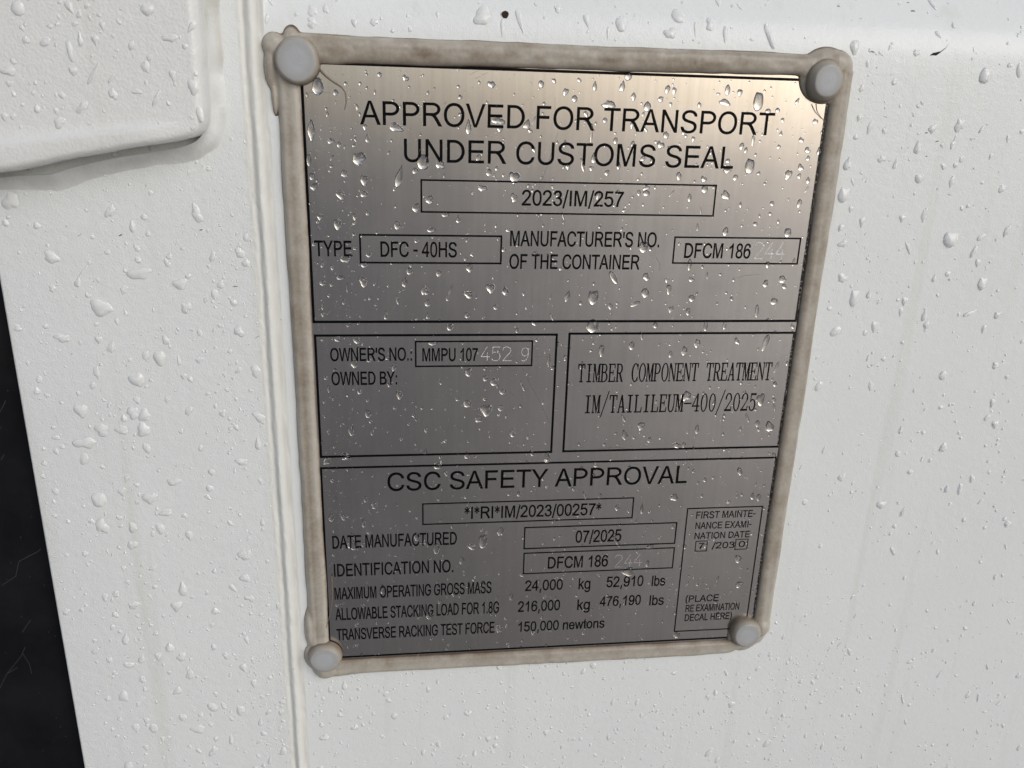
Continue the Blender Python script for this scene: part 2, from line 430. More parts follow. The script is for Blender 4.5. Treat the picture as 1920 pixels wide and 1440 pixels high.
# welded bracket at the top left: a thick plate with a chamfered lower edge, sloping down to the left
BR_H = 12.5
def bracket():
    # outline (clockwise from top right), lower edge slopes down to the left
    out = [(-24.6, 260), (-24.6, 60), (-24.5, 20), (-24.7, 0), (-25.0, -12), (-25.4, -16.4), (-26.3, -19.0), (-28.2, -20.8), (-31, -21.7),
           (-34.5, -22.4), (-40, -23.4), (-47, -24.7), (-54, -26.0), (-61, -27.4), (-67, -28.7), (-74, -30.2), (-82, -31.9), (-91.0, -33.8), (-91.4, -33.9)]
    out = np.array(out, float)
    # resample finer
    P = []
    for i in range(len(out) - 1):
        a, b = out[i], out[i + 1]; L = np.linalg.norm(b - a); k = max(1, int(min(L, 60) / 1.5))
        for j in range(k): P.append(a + (b - a) * j / k)
    P.append(out[-1]); P = np.array(P)
    T = np.gradient(P, axis=0); T /= np.linalg.norm(T, axis=1)[:, None]
    for _ in range(3): T[1:-1] = (T[:-2] + T[1:-1] + T[2:]) / 3
    T /= np.linalg.norm(T, axis=1)[:, None]
    Nn = np.stack([T[:, 1], -T[:, 0]], 1)            # inwards (to the left / up)
    low = sstep(-14, -24, P[:, 1])                    # 1 on the lower edge
    s = np.cumsum(np.r_[0, np.linalg.norm(np.diff(P, axis=0), axis=1)])
    wob = 0.35 * vnoise(s / 6, s * 0, 61) * low + 0.12 * vnoise(s / 2.2, s * 0 + 4, 62)
    fade = (sstep(-27, -44, P[:, 0]) * low)[:, None]   # the raised lip only runs along the lower edge
    wide = (1 + 0.75 * sstep(-38, -84, P[:, 0]))[:, None] # and widens to the left
    cols = []
    def ring_(ins, h): cols.append(np.c_[P + Nn * ins, np.broadcast_to(h, (len(P), 1))])
    for h in (0.2, 4.0, BR_H - 3.2): ring_(wob[:, None], h)
    for k in range(1, 6):
        a = k / 5 * math.pi / 2
        ring_(2.2 * (1 - math.cos(a)) + wob[:, None] * (1 - k / 6), BR_H - 3.2 + 3.2 * math.sin(a) + 0.9 * fade)
    for ins, up in ((3.0, 1.02), (3.9, 1.1), (4.6, 1.1), (4.85, 0.98), (5.1, 0.62), (5.35, 0.2), (5.6, 0.03), (7.5, 0.0)):
        ring_(1.5 + (ins - 1.5) * wide, BR_H + up * fade)
    n = len(P); V = np.concatenate(cols); F = grid_faces(len(cols), n)
    o = (len(cols) - 1) * n
    V = np.vstack([V, [[-91.4, 260, BR_H], [-91.4, 260, 0.2]]]); c1, c0 = len(V) - 2, len(V) - 1
    F.append(tuple(range(o, o + n)) + (c1,))                                                # the flat face
    F.append(tuple(r * n + n - 1 for r in range(len(cols))) + (c1, c0))                     # the left side
    ob = mesh_obj('hinge_bracket', V, F, M_BRACKET, container, True)
    ob.data.polygons[-1].use_smooth = False; ob.data.polygons[-2].use_smooth = False
    return orient(fix_normals(ob))
bracket()

# weld fillets where the bracket meets the post (right side and underside), as a lumpy bead
def weld():
    path = [(-20.9, 240, 2.2), (-21.4, 60, 2.2), (-21.9, 20, 2.3), (-22.2, 0, 2.2), (-22.6, -10, 2.4), (-22.9, -16, 2.7), (-24.3, -21.2, 3.0), (-28, -25.2, 2.6),
            (-34, -27.3, 2.3), (-44, -29.0, 2.1), (-54, -30.8, 2.4), (-64, -33.4, 2.9), (-70, -35.6, 3.3), (-75, -35.6, 2.6), (-84, -36.4, 1.8), (-90.5, -37.5, 1.5)]
    P = np.array(path, float); R = []
    for i in range(len(P) - 1):
        k = max(1, int(np.linalg.norm((P[i + 1] - P[i])[:2]) / 1.2))
        for j in range(k):
            R.append(P[i] + (P[i + 1] - P[i]) * j / k)
    R.append(P[-1]); R = np.array(R)
    for _ in range(6): R[1:-1] = (R[:-2] + 2 * R[1:-1] + R[2:]) / 4
    T = np.gradient(R[:, :2], axis=0); T /= np.linalg.norm(T, axis=1)[:, None]
    Nn = np.stack([T[:, 1], -T[:, 0]], 1)
    s = np.cumsum(np.r_[0, np.linalg.norm(np.diff(R[:, :2], axis=0), axis=1)])
    rad = R[:, 2] * (1 + 0.16 * vnoise(s / 7, s * 0, 71) + 0.07 * vnoise(s / 2, s * 0, 72))
    V = []; m = 12
    for k in range(m + 1):
        t = k / m                                     # 0 outer toe on the post .. 1 on the bracket side
        out = (1 - t) * 1.0 * rad + t * (-3.0)
        hh = 0.2 + (1.5 + 0.55 * rad) * (t ** 1.7) * 1.25
        V.append(np.c_[R[:, :2] - Nn * out[:, None] * 1.0, hh + 0.08 * vnoise(s / 1.3, s * 0 + k * 0.4, 73)])
    n = len(R)
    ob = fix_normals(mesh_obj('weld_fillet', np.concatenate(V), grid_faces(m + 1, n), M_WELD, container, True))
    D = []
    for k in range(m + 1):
        t = k / m                                     # grime plus painted shade in the corner, stronger on the bracket's right
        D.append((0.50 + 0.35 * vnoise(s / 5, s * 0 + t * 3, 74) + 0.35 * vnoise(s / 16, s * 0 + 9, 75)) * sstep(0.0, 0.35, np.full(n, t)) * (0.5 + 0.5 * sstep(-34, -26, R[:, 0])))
    at_ = ob.data.attributes.new('dirt_and_shade', 'FLOAT', 'POINT'); at_.data.foreach_set('value', np.clip(np.concatenate(D), 0, 1).astype(np.float32))
    return ob
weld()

# ------------------------------------------------------------------ the data plate
plate = empty('data_plate', 80, -101, 0,
              'brushed steel data plate with black lettering, framed by dirty sealant on the white wall', 'plate')
# sheet: thin steel with its real thickness
def box(x0, x1, z0, z1, h0, h1):
    v = [(x0, z0, h0), (x1, z0, h0), (x1, z1, h0), (x0, z1, h0), (x0, z0, h1), (x1, z0, h1), (x1, z1, h1), (x0, z1, h1)]
    f = [(0, 3, 2, 1), (4, 5, 6, 7), (0, 1, 5, 4), (1, 2, 6, 5), (2, 3, 7, 6), (3, 0, 4, 7)]
    return v, f
v, f = box(-3.0, 163.2, -205.8, 3.2, -0.75, 0.0)
sheet = orient(mesh_obj('steel_sheet', v, f, M_METAL, plate))
uv = sheet.data.uv_layers.new(name='brush')
for l in sheet.data.loops:
    co = sheet.data.vertices[l.vertex_index].co
    uv.data[l.index].uv = (co.z * 4 + 0.5, co.x * 4 + 0.5)

# printed boxes: four bars each, mitred so nothing overlaps
INK = 0.03
def printed_box(x0, x1, zt, zb, t, mat=M_INK, name='printed_frame', sides='lrtb', right_mat=None, t_lr=None):
    V = []; F = []
    o = [(x0, zt), (x1, zt), (x1, zb), (x0, zb)]
    i = [(x0 + t, zt - t), (x1 - t, zt - t), (x1 - t, zb + t), (x0 + t, zb + t)]
    for k in range(4):
        a, b = k, (k + 1) % 4
        n = len(V)
        q = [o[a], o[b], i[b], i[a]]
        V += [(x, z, INK) for x, z in q] + [(x, z, -0.01) for x, z in q]
        F += [(n, n + 1, n + 2, n + 3), (n, n + 1, n + 5, n + 4), (n + 2, n + 3, n + 7, n + 6)]
    ob = fix_normals(mesh_obj(name, V, F, mat, plate))
    if right_mat:
        ob.data.materials.append(right_mat)
        for p in ob.data.polygons:
            if 3 <= p.index < 6: p.material_index = 1
    return ob
h = 0.32
printed_box(0 - h, 160 + h, 0 + h, -76.57 - h, 0.82, right_mat=M_WORN)
printed_box(0.2 - h, 78.06 + h, -80.89 + h, -122.92 - h, 0.76)
printed_box(82.18 - h, 160.07 + h, -80.6 + h, -122.81 - h, 0.76, right_mat=M_WORN)
printed_box(0 - h, 160 + h, -126.94 + h, -202.70 - h, 0.72, right_mat=M_WORN)
h = 0.2
for (x0, x1, zt, zb, t) in [(33.97, 126.97, -32.18, -41.84, .46), (15.13, 58.98, -48.89, -57.63, .5), (114.95, 157.58, -48.62, -57.1, .46),
                            (31.84, 70.06, -83.04, -91.56, .46), (33.84, 108.70, -141.37, -149.38, .42), (69.80, 125.60, -151.89, -160.47, .44),
                            (69.90, 125.70, -162.25, -170.75, .42), (129.08, 157.50, -146.35, -198.74, .42),
                            (133.68, 138.01, -159.97, -164.07, .3), (149.0, 153.58, -159.80, -163.90, .3)]:
    printed_box(x0 - h, x1 + h, zt + h, zb - h, t * 1.15)

# ---- lettering
GL = json.loads(r'''{"C":[[267,-7,225,-3,186,7,150,25,119,49,92,79,70,115,53,157,44,203,40,254,44,305,53,352,70,393,92,429,119,459,150,484,186,501,225,512,267,516,293,514,317,511,340,504,362,496,383,485,402,471,419,456,435,438,448,418,459,397,467,373,473,348,408,348,404,365,397,380,389,395,380,407,369,418,357,428,344,437,330,444,315,449,300,453,284,455,267,456,237,453,209,445,184,432,161,414,141,391,125,364,113,332,106,295,103,254,106,213,113,177,125,145,141,117,161,94,184,76,210,63,237,56,267,53,284,54,300,56,315,60,330,65,344,72,357,81,369,90,380,102,389,114,397,128,404,144,408,160,473,160,467,135,459,112,448,91,435,71,420,53,402,38,383,24,363,13,341,5,317,-2,293,-6]],"G":[[269,-7,225,-3,185,7,149,25,118,49,91,79,69,116,53,157,43,203,40,254,43,305,53,352,69,393,91,429,117,459,149,484,184,501,223,512,265,516,291,514,316,510,340,504,363,494,384,483,403,469,421,453,436,436,449,416,460,395,468,373,474,349,408,349,402,365,395,379,387,393,378,406,368,417,356,427,344,436,330,443,315,448,300,453,283,455,265,456,236,453,209,445,183,432,160,414,141,392,125,364,113,332,106,295,103,254,106,213,113,177,125,145,141,117,161,95,184,76,210,63,238,56,269,53,296,55,322,61,345,71,365,85,382,102,396,123,407,147,413,173,415,199,283,199,283,256,478,256,478,200,475,160,466,124,451,91,431,62,406,38,377,19,344,5,308,-4]],"O":[[267,-7,225,-3,186,7,150,25,119,49,92,79,70,115,53,157,44,203,40,254,44,305,53,352,70,393,92,429,119,459,150,484,186,501,225,512,267,516,309,512,348,501,384,484,415,459,442,429,464,393,480,352,490,305,493,254,490,203,480,157,464,115,442,79,415,49,384,25,348,7,309,-3],[267,53,296,55,324,63,349,76,372,94,392,116,408,144,420,176,428,213,430,254,428,295,420,332,408,365,392,392,372,415,349,433,324,446,296,453,267,456,237,453,210,445,184,433,161,415,142,392,125,364,113,332,106,295,103,254,106,213,113,176,125,144,142,117,161,94,184,76,210,63,237,55]],"S":[[224,-9,188,-7,156,-1,128,9,102,23,81,40,64,60,51,83,42,109,38,137,104,137,108,118,114,102,123,88,136,76,150,66,166,59,185,53,204,50,224,49,246,50,267,54,286,60,303,69,317,79,329,92,338,106,344,122,346,139,344,154,340,168,332,179,322,189,310,197,296,205,245,222,184,239,145,253,112,269,86,289,67,313,56,341,52,372,54,400,62,425,75,448,92,468,113,484,138,498,165,508,195,514,227,516,259,514,289,508,316,498,340,484,360,468,377,449,390,427,398,403,401,378,337,378,332,402,320,421,302,437,280,449,254,456,225,459,204,457,185,454,167,448,152,440,139,430,129,418,121,405,117,391,115,376,117,359,122,345,131,334,142,324,155,315,169,308,212,293,264,279,312,264,328,256,344,248,359,238,372,226,384,213,395,198,402,180,407,161,408,139,406,112,399,87,386,64,370,43,349,25,323,11,294,0,261,-7]],"U":[[259,-8,220,-6,186,2,154,15,126,33,103,55,85,80,71,108,63,140,60,173,60,509,124,509,124,178,126,155,132,133,141,113,153,95,169,80,187,68,208,59,232,53,259,52,285,53,309,59,331,68,349,80,364,95,377,113,385,133,391,155,393,178,393,509,457,509,457,173,454,140,446,108,433,80,414,55,391,33,363,15,332,2,297,-6]],"0":[[227,-7,191,-3,158,7,130,24,105,48,85,77,69,113,57,155,50,202,48,254,50,306,57,353,69,395,85,431,106,461,130,484,159,502,191,512,227,516,262,512,295,502,323,484,348,461,368,431,384,395,396,353,403,306,405,254,403,202,396,155,384,113,368,77,348,48,323,24,295,7,263,-3],[227,50,250,52,271,60,290,74,306,92,320,116,330,144,338,176,342,213,344,254,342,295,338,332,330,365,320,393,306,416,290,435,271,449,250,457,227,460,203,457,182,449,163,435,147,416,134,393,123,365,115,332,111,295,109,254,111,213,115,176,123,144,134,116,147,92,163,74,182,60,203,52]],"2":[[64,0,64,47,234,229,282,282,294,298,303,312,311,327,316,341,319,356,320,371,319,389,315,405,308,419,298,431,287,441,273,449,258,455,241,458,224,460,205,458,188,454,172,447,159,438,148,427,139,413,132,398,128,381,127,362,66,362,68,391,75,418,86,442,102,464,121,482,143,496,168,507,196,513,225,516,254,513,281,507,306,497,328,482,346,465,361,445,372,423,379,398,381,372,380,354,377,336,371,318,363,299,351,280,336,259,267,180,153,60,153,57,389,57,389,0]],"5":[[221,-7,192,-5,165,1,140,11,118,25,99,41,83,60,71,82,63,105,60,130,122,130,125,115,130,102,138,89,148,78,160,68,173,60,188,54,204,51,221,50,241,51,259,56,276,64,291,75,304,89,314,104,322,122,326,141,328,162,326,183,321,203,314,221,303,237,290,251,275,262,257,270,238,275,218,277,201,276,184,273,167,268,152,262,139,255,128,246,67,253,96,509,366,509,366,452,151,452,134,301,136,301,148,311,162,318,178,325,194,330,212,333,229,334,252,332,274,328,294,321,313,311,330,299,345,285,358,269,370,251,379,231,386,210,390,187,391,163,388,132,381,102,369,76,352,52,332,32,309,15,282,3,253,-4]],"8":[[226,-7,193,-5,163,1,136,11,111,25,91,42,74,62,62,84,54,109,52,135,53,156,58,176,65,195,75,212,87,228,101,241,117,252,134,260,153,265,153,267,129,276,109,289,93,308,80,330,73,354,70,380,73,405,79,429,90,450,106,469,124,485,146,498,170,508,197,514,226,516,255,514,282,508,306,498,328,485,346,469,361,450,373,429,379,405,382,380,379,354,372,330,359,308,343,289,323,276,300,267,300,265,319,260,335,252,351,241,365,228,377,212,387,195,395,176,399,156,401,135,398,109,391,84,378,62,362,42,341,25,317,11,289,1,259,-5],[226,49,248,50,267,54,285,60,300,69,313,79,323,91,331,106,335,121,337,139,335,157,330,173,322,189,312,202,298,213,283,223,265,230,247,234,226,235,206,234,187,230,169,223,154,213,140,202,130,189,122,173,117,157,115,139,117,121,121,106,129,91,139,79,152,69,167,60,185,54,205,50],[226,290,244,291,260,294,274,300,287,308,298,318,307,330,314,344,318,359,319,376,318,392,314,407,308,420,299,432,288,442,275,449,260,455,244,459,226,460,208,459,192,455,177,449,164,442,153,432,145,420,138,407,134,392,133,376,134,359,138,344,145,330,154,318,165,308,178,300,193,294,209,291]],",":[[38,-119,68,71,137,71,84,-119]],".":[[95,-4,83,-3,73,1,63,9,55,18,51,29,50,41,51,53,55,64,63,73,73,81,83,85,95,87,107,85,118,81,128,73,135,64,140,53,141,41,140,29,135,18,128,9,118,1,107,-3]],"/":[[235,533,71,-76,14,-76,178,533]],"-":[[337,244,337,188,114,188,114,244]],":":[[95,-4,83,-3,73,1,63,9,55,18,51,29,50,41,51,53,55,64,63,73,73,81,83,85,95,87,107,85,118,81,128,73,135,64,140,53,141,41,140,29,135,18,128,9,118,1,107,-3],[95,271,83,272,73,277,63,284,55,294,51,304,50,316,51,328,55,339,63,349,73,356,83,360,95,362,107,360,118,356,128,349,135,339,140,328,141,316,140,304,135,294,128,284,118,277,107,272]],"'":[[78,318,70,509,136,509,128,318]],"*":[[201,223,206,331,114,272,89,315,186,365,89,415,114,459,206,400,201,509,250,509,246,400,337,459,362,415,266,365,362,315,337,272,246,331,250,223]],"(":[[89,207,90,244,94,283,101,324,109,364,119,403,132,441,145,477,160,510,177,539,236,539,219,503,204,466,191,428,179,390,169,351,161,313,156,276,152,241,151,207,152,176,155,145,160,115,167,83,177,50,188,16,202,-19,218,-57,236,-96,177,-96,150,-46,128,4,111,55,99,106,92,156]],")":[[37,-96,56,-56,72,-18,86,18,97,52,106,85,113,116,118,147,121,177,122,207,121,241,117,276,112,313,104,351,94,390,82,428,69,466,54,503,37,539,97,539,113,510,128,477,142,441,154,403,164,364,173,323,179,283,183,244,184,207,182,156,174,104,161,53,144,3,123,-47,97,-96]],"g":[[207,-151,180,-149,156,-146,134,-140,114,-132,97,-122,82,-110,70,-97,59,-84,51,-69,101,-41,122,-66,131,-74,142,-82,154,-88,169,-93,187,-96,207,-97,236,-95,261,-87,282,-75,298,-58,308,-34,311,-6,311,68,306,68,287,41,277,32,266,23,252,16,236,10,217,6,195,5,165,7,138,14,113,27,90,43,71,65,55,90,43,120,36,154,34,191,36,229,43,263,55,293,71,320,90,342,112,361,138,374,166,382,196,384,218,383,237,379,253,373,267,365,279,356,288,346,308,319,313,319,313,379,372,379,372,-9,370,-40,363,-67,350,-90,334,-109,314,-124,291,-136,265,-144,237,-149],[205,59,227,61,246,66,264,75,278,87,290,103,300,121,307,142,311,166,312,193,311,219,307,242,300,264,291,283,279,299,264,312,247,322,227,328,205,330,182,328,163,322,145,312,130,298,118,282,109,262,102,241,98,218,96,193,98,167,102,144,109,123,118,104,131,88,145,76,163,66,183,61]],"b":[[229,-8,208,-7,189,-3,172,4,159,12,147,21,138,31,118,59,112,59,112,0,53,0,53,509,114,509,114,319,118,319,137,346,147,355,158,364,171,373,188,379,207,383,229,384,259,382,287,374,313,361,335,342,354,320,370,293,381,261,388,227,390,189,388,151,381,116,370,84,355,57,336,34,313,16,288,3,260,-6],[220,47,242,49,262,55,279,66,294,80,306,97,316,117,323,139,327,163,328,189,327,215,323,239,316,261,307,281,295,298,280,311,262,322,243,328,220,330,198,328,178,322,161,312,147,299,134,282,125,263,118,241,114,216,113,189,114,162,118,138,125,115,135,95,147,78,162,65,179,55,198,49]],"s":[[182,-8,157,-7,133,-3,112,3,93,12,76,24,62,38,50,54,41,73,36,94,94,107,101,87,111,72,124,60,141,52,160,47,181,45,206,47,227,53,244,62,258,74,265,88,268,103,266,115,262,126,254,136,243,144,229,150,212,155,149,170,118,180,92,192,72,208,58,227,50,249,47,274,49,295,55,314,65,332,79,347,95,360,115,370,137,378,161,383,187,384,212,383,234,379,254,372,271,363,286,352,299,339,309,324,318,308,324,290,268,277,262,291,254,304,243,316,228,325,210,331,187,333,166,331,147,326,131,317,119,305,111,292,109,277,110,264,115,253,124,243,136,235,152,229,172,223,229,209,261,200,287,187,306,171,320,153,328,131,331,107,329,85,323,65,312,47,298,31,281,18,260,6,236,-2,210,-7]],"o":[[207,-8,174,-5,144,3,117,16,93,35,72,58,56,85,44,116,37,150,34,187,37,225,44,260,56,291,72,318,93,341,117,360,144,374,174,382,207,384,241,382,271,374,299,360,323,341,343,318,359,291,371,260,379,225,381,187,379,150,371,116,359,85,343,58,323,35,299,16,271,3,241,-5],[207,46,231,49,252,55,270,66,285,80,298,97,307,117,314,139,318,163,319,187,318,212,314,236,307,258,298,278,285,296,270,310,252,321,231,328,207,330,184,328,163,321,145,310,130,296,118,278,108,258,102,236,98,212,96,187,98,163,102,139,108,117,118,97,130,80,145,66,163,55,184,49]]}''')
ADV = dict(A=1366, B=1366, C=1479, D=1479, E=1366, F=1251, G=1593, H=1479, I=569, K=1366, L=1139, M=1706, N=1479, O=1593, P=1366, R=1479,
           S=1366, T=1251, U=1479, V=1366, W=1933, X=1366, Y=1366)
for ch in '0123456789': ADV[ch] = 1139
ADV.update({' ': 569, ',': 569, '.': 569, '/': 569, '-': 682, ':': 569, "'": 391, '*': 797, '(': 682, ')': 682,
            'k': 1024, 'g': 1139, 'l': 455, 'b': 1139, 's': 1024, 'n': 1139, 'e': 1139, 'w': 1479, 't': 569, 'o': 1139})
INKX = {'B': (150, 1279), 'C': (102, 1398), 'D': (158, 1374), 'G': (109, 1474), 'O': (99, 1502), 'P': (158, 1274), 'R': (161, 1453), 'S': (92, 1259),
        'U': (161, 1312), '0': (85, 1050), '2': (62, 1030), '3': (86, 1049), '5': (85, 1056), '8': (84, 1044), ',': (171, 397), '.': (186, 391),
        '/': (0, 569), '-': (65, 618), ':': (185, 390), "'": (96, 294), '*': (64, 733), '(': (124, 608), ')': (75, 560), 'b': (134, 1055),
        's': (63, 965), 'n': (135, 1002), 'e': (75, 1059), 'g': (66, 1000), 'o': (68, 1060), 'w': (6, 1470)}
def catmull(pts, k=4):
    P = np.array(pts, float); n = len(P); r = []
    for i in range(n):
        p0, p1, p2, p3 = P[(i - 1) % n], P[i], P[(i + 1) % n], P[(i + 2) % n]
        for j in range(k):
            t = j / k
            r.append(0.5 * ((2 * p1) + (-p0 + p2) * t + (2 * p0 - 5 * p1 + 4 * p2 - p3) * t * t + (-p0 + 3 * p1 - 3 * p2 + p3) * t ** 3))
    return [tuple(q) for q in r]
def smooth_open(pts, k=4):
    P = np.array([pts[0]] + pts + [pts[-1]], float); r = []
    for i in range(1, len(P) - 2):
        p0, p1, p2, p3 = P[i - 1:i + 3]
        for j in range(k):
            t = j / k
            r.append(tuple(0.5 * ((2 * p1) + (-p0 + p2) * t + (2 * p0 - 5 * p1 + 4 * p2 - p3) * t * t + (-p0 + 3 * p1 - 3 * p2 + p3) * t ** 3)))
    return r + [tuple(pts[-1])]
def six():
    outer = smooth_open([(1019, 1107), (985, 1270), (870, 1405), (621, 1472), (360, 1400), (160, 1150), (76, 690), (130, 270), (320, 45), (598, -25), (840, 45), (1000, 215),
                         (1062, 474), (1005, 740), (850, 905), (634, 955), (450, 920), (290, 790)])
    inner = smooth_open([(275, 830), (305, 1030), (410, 1240), (608, 1325), (740, 1290), (810, 1205), (840, 1093)])
    hole = [(570 + 308 * math.cos(a), 464 + 338 * math.sin(a)) for a in np.linspace(0, 2 * math.pi, 24, endpoint=False)]
    return [outer + inner, hole]
SIX = six()
def arc(cx_, cy_, rx, ry, a0, a1, k=14):
    return [(cx_ + rx * math.cos(math.radians(t)), cy_ + ry * math.sin(math.radians(t))) for t in np.linspace(a0, a1, k)]
HAND = {
 'A': [[(-3, 0), (560, 1466), (769, 1466), (1369, 0), (1148, 0), (977, 444), (364, 444), (203, 0)], [(420, 602), (917, 602), (764, 1000), (664, 1312), (590, 1060)]],
 'E': [[(162, 0), (162, 1466), (1222, 1466), (1222, 1293), (356, 1293), (356, 844), (1167, 844), (1167, 672), (356, 672), (356, 173), (1256, 173), (1256, 0)]],
 'F': [[(168, 0), (168, 1466), (1157, 1466), (1157, 1293), (362, 1293), (362, 839), (1050, 839), (1050, 666), (362, 666), (362, 0)]],
 'H': [[(164, 0), (164, 1466), (358, 1466), (358, 864), (1120, 864), (1120, 1466), (1314, 1466), (1314, 0), (1120, 0), (1120, 691), (358, 691), (358, 0)]],
 'I': [[(191, 0), (191, 1466), (385, 1466), (385, 0)]],
 'K': [[(150, 0), (150, 1466), (344, 1466), (344, 739), (1072, 1466), (1335, 1466), (720, 872), (1362, 0), (1106, 0), (584, 742), (344, 508), (344, 0)]],
 'L': [[(150, 0), (150, 1466), (344, 1466), (344, 173), (1067, 173), (1067, 0)]],
 'M': [[(152, 0), (152, 1466), (444, 1466), (791, 428), (842, 268), (901, 448), (1252, 1466), (1513, 1466), (1513, 0), (1326, 0), (1326, 1227), (900, 0), (725, 0), (339, 1248), (339, 0)]],
 'N': [[(156, 0), (156, 1466), (355, 1466), (1125, 315), (1125, 1466), (1311, 1466), (1311, 0), (1112, 0), (342, 1152), (342, 0)]],
 'T': [[(531, 0), (531, 1293), (48, 1293), (48, 1466), (1210, 1466), (1210, 1293), (725, 1293), (725, 0)]],
 'V': [[(577, 0), (9, 1466), (219, 1466), (600, 401), (677, 160), (757, 401), (1153, 1466), (1351, 1466), (777, 0)]],
 'W': [[(414, 0), (25, 1466), (224, 1466), (447, 505), (519, 180), (597, 470), (876, 1466), (1110, 1466), (1320, 724), (1440, 180), (1524, 522), (1751, 1466), (1946, 1466), (1544, 0), (1357, 0), (1048, 1117), (991, 1322), (935, 1117), (614, 0)]],
 'X': [[(9, 0), (576, 764), (76, 1466), (307, 1466), (573, 1090), (691, 912), (806, 1070), (1101, 1466), (1312, 1466), (797, 775), (1352, 0), (1112, 0), (743, 523), (681, 619), (613, 514), (245, 0)]],
 'Y': [[(571, 0), (571, 621), (6, 1466), (242, 1466), (531, 1024), (682, 772), (833, 1032), (1117, 1466), (1343, 1466), (758, 621), (758, 0)]],
 '1': [[(763, 0), (583, 0), (583, 1147), (470, 1040), (223, 920), (223, 1094), (400, 1190), (560, 1330), (647, 1472), (763, 1472)]],
 '4': [[(662, 0), (662, 351), (26, 351), (26, 516), (695, 1466), (842, 1466), (842, 516), (1040, 516), (1040, 351), (842, 351), (842, 0)], [(662, 516), (662, 1177), (203, 516)]],
 '7': [[(97, 1274), (97, 1447), (1046, 1447), (1046, 1307), (880, 1090), (740, 830), (580, 450), (480, 0), (295, 0), (350, 340), (470, 690), (640, 1020), (816, 1274)]],
 'k': [[(136, 0), (136, 1466), (316, 1466), (316, 630), (742, 1062), (975, 1062), (569, 668), (1016, 0), (794, 0), (443, 543), (316, 421), (316, 0)]],
 'l': [[(131, 0), (131, 1466), (311, 1466), (311, 0)]],
 't': [[(528, 161), (554, 2), (420, -14), (300, 5), (205, 75), (172, 230), (172, 922), (40, 922), (40, 1062), (172, 1062), (172, 1325), (351, 1433), (351, 1062), (528, 1062), (528, 922), (351, 922), (351, 230), (380, 165), (440, 150)]],
 'D': [[(158, 0), (158, 1466)] + arc(650, 733, 724, 733, 90, -90, 24), [(352, 173), (352, 1293)] + arc(650, 733, 524, 560, 90, -90, 24)],
 'P': [[(158, 0), (158, 1466)] + arc(711, 1031, 563, 435, 90, -90, 18) + [(352, 596), (352, 0)], [(352, 769), (352, 1293)] + arc(711, 1031, 365, 262, 90, -90, 16)],
 'R': [[(161, 0), (161, 1466)] + arc(811, 1062, 520, 404, 90, -55, 16) + [(1010, 668), (1110, 555), (1220, 390), (1453, 0), (1209, 0), (1040, 285), (900, 500), (800, 605), (700, 645), (600, 651), (355, 651), (355, 0)],
       [(355, 819), (355, 1304)] + arc(811, 1062, 320, 243, 90, -90, 16)],
 'B': [[(150, 0), (150, 1466)] + arc(700, 1115, 460, 351, 90, -42, 14) + [(965, 800)] + arc(730, 390, 549, 390, 58, -90, 16),
       [(344, 850), (344, 1293)] + arc(680, 1071, 285, 222, 90, -90, 14), [(344, 173), (344, 677)] + arc(710, 425, 368, 252, 90, -90, 14)],
 '3': [[(86, 387), (115, 235), (205, 90), (350, 5), (545, -25), (760, 20), (930, 130), (1020, 270), (1049, 434), (1020, 570), (950, 680), (860, 745), (775, 775), (880, 840), (950, 930), (985, 1080), (950, 1240), (860, 1370), (720, 1450), (537, 1472),
        (380, 1450), (240, 1370), (150, 1250), (104, 1098), (284, 1066), (310, 1170), (370, 1260), (450, 1310), (541, 1324), (650, 1300), (745, 1220), (795, 1085), (765, 970), (690, 895), (580, 855), (425, 845), (405, 690), (500, 697), (640, 685), (760, 620), (830, 530),
        (857, 430), (830, 300), (760, 195), (660, 140), (549, 123), (440, 145), (350, 210), (295, 300), (266, 411)]],
 'n': [[(135, 0), (135, 1062), (297, 1062), (297, 911), (370, 1010), (500, 1075), (634, 1086), (780, 1070), (900, 1010), (970, 920), (1000, 800), (1002, 653), (1002, 0), (822, 0), (822, 646), (810, 780), (770, 870), (690, 920), (596, 930), (470, 900), (370, 810), (325, 700), (315, 580), (315, 0)]],
 'e': [[(861, 342), (1047, 319), (1000, 180), (890, 60), (760, 0), (578, -24), (380, 20), (200, 140), (110, 300), (75, 524), (110, 760), (210, 940), (370, 1050), (567, 1086), (760, 1050), (920, 940), (1020, 770), (1056, 540), (1054, 485), (262, 485), (285, 340), (350, 215),
        (450, 145), (579, 124), (690, 145), (780, 210)], [(272, 633), (300, 760), (370, 870), (460, 925), (569, 938), (680, 920), (790, 845), (850, 740), (866, 633)]],
 'w': [[(325, 0), (0, 1062), (186, 1062), (355, 449), (418, 221), (474, 440), (643, 1062), (828, 1062), (987, 446), (1040, 243), (1101, 448), (1283, 1062), (1458, 1062), (1126, 0), (939, 0), (770, 636), (729, 817), (514, 0)]],
 '6': SIX, '9': [[(1138 - x, 1447 - y) for x, y in l] for l in SIX],
}
def glyph(ch):
    if ch in HAND: return HAND[ch]
    raw = GL[ch]; k = 1466 / 509
    L = [[(l[i], l[i + 1]) for i in range(0, len(l), 2)] for l in raw]
    if ch in INKX:
        xa = min(p[0] for l in L for p in l); xb = max(p[0] for l in L for p in l); a, b = INKX[ch]
        return [[(a + (x - xa) / (xb - xa) * (b - a), y * k) for x, y in l] for l in L]
    return [[(x * k, y * k) for x, y in l] for l in L]

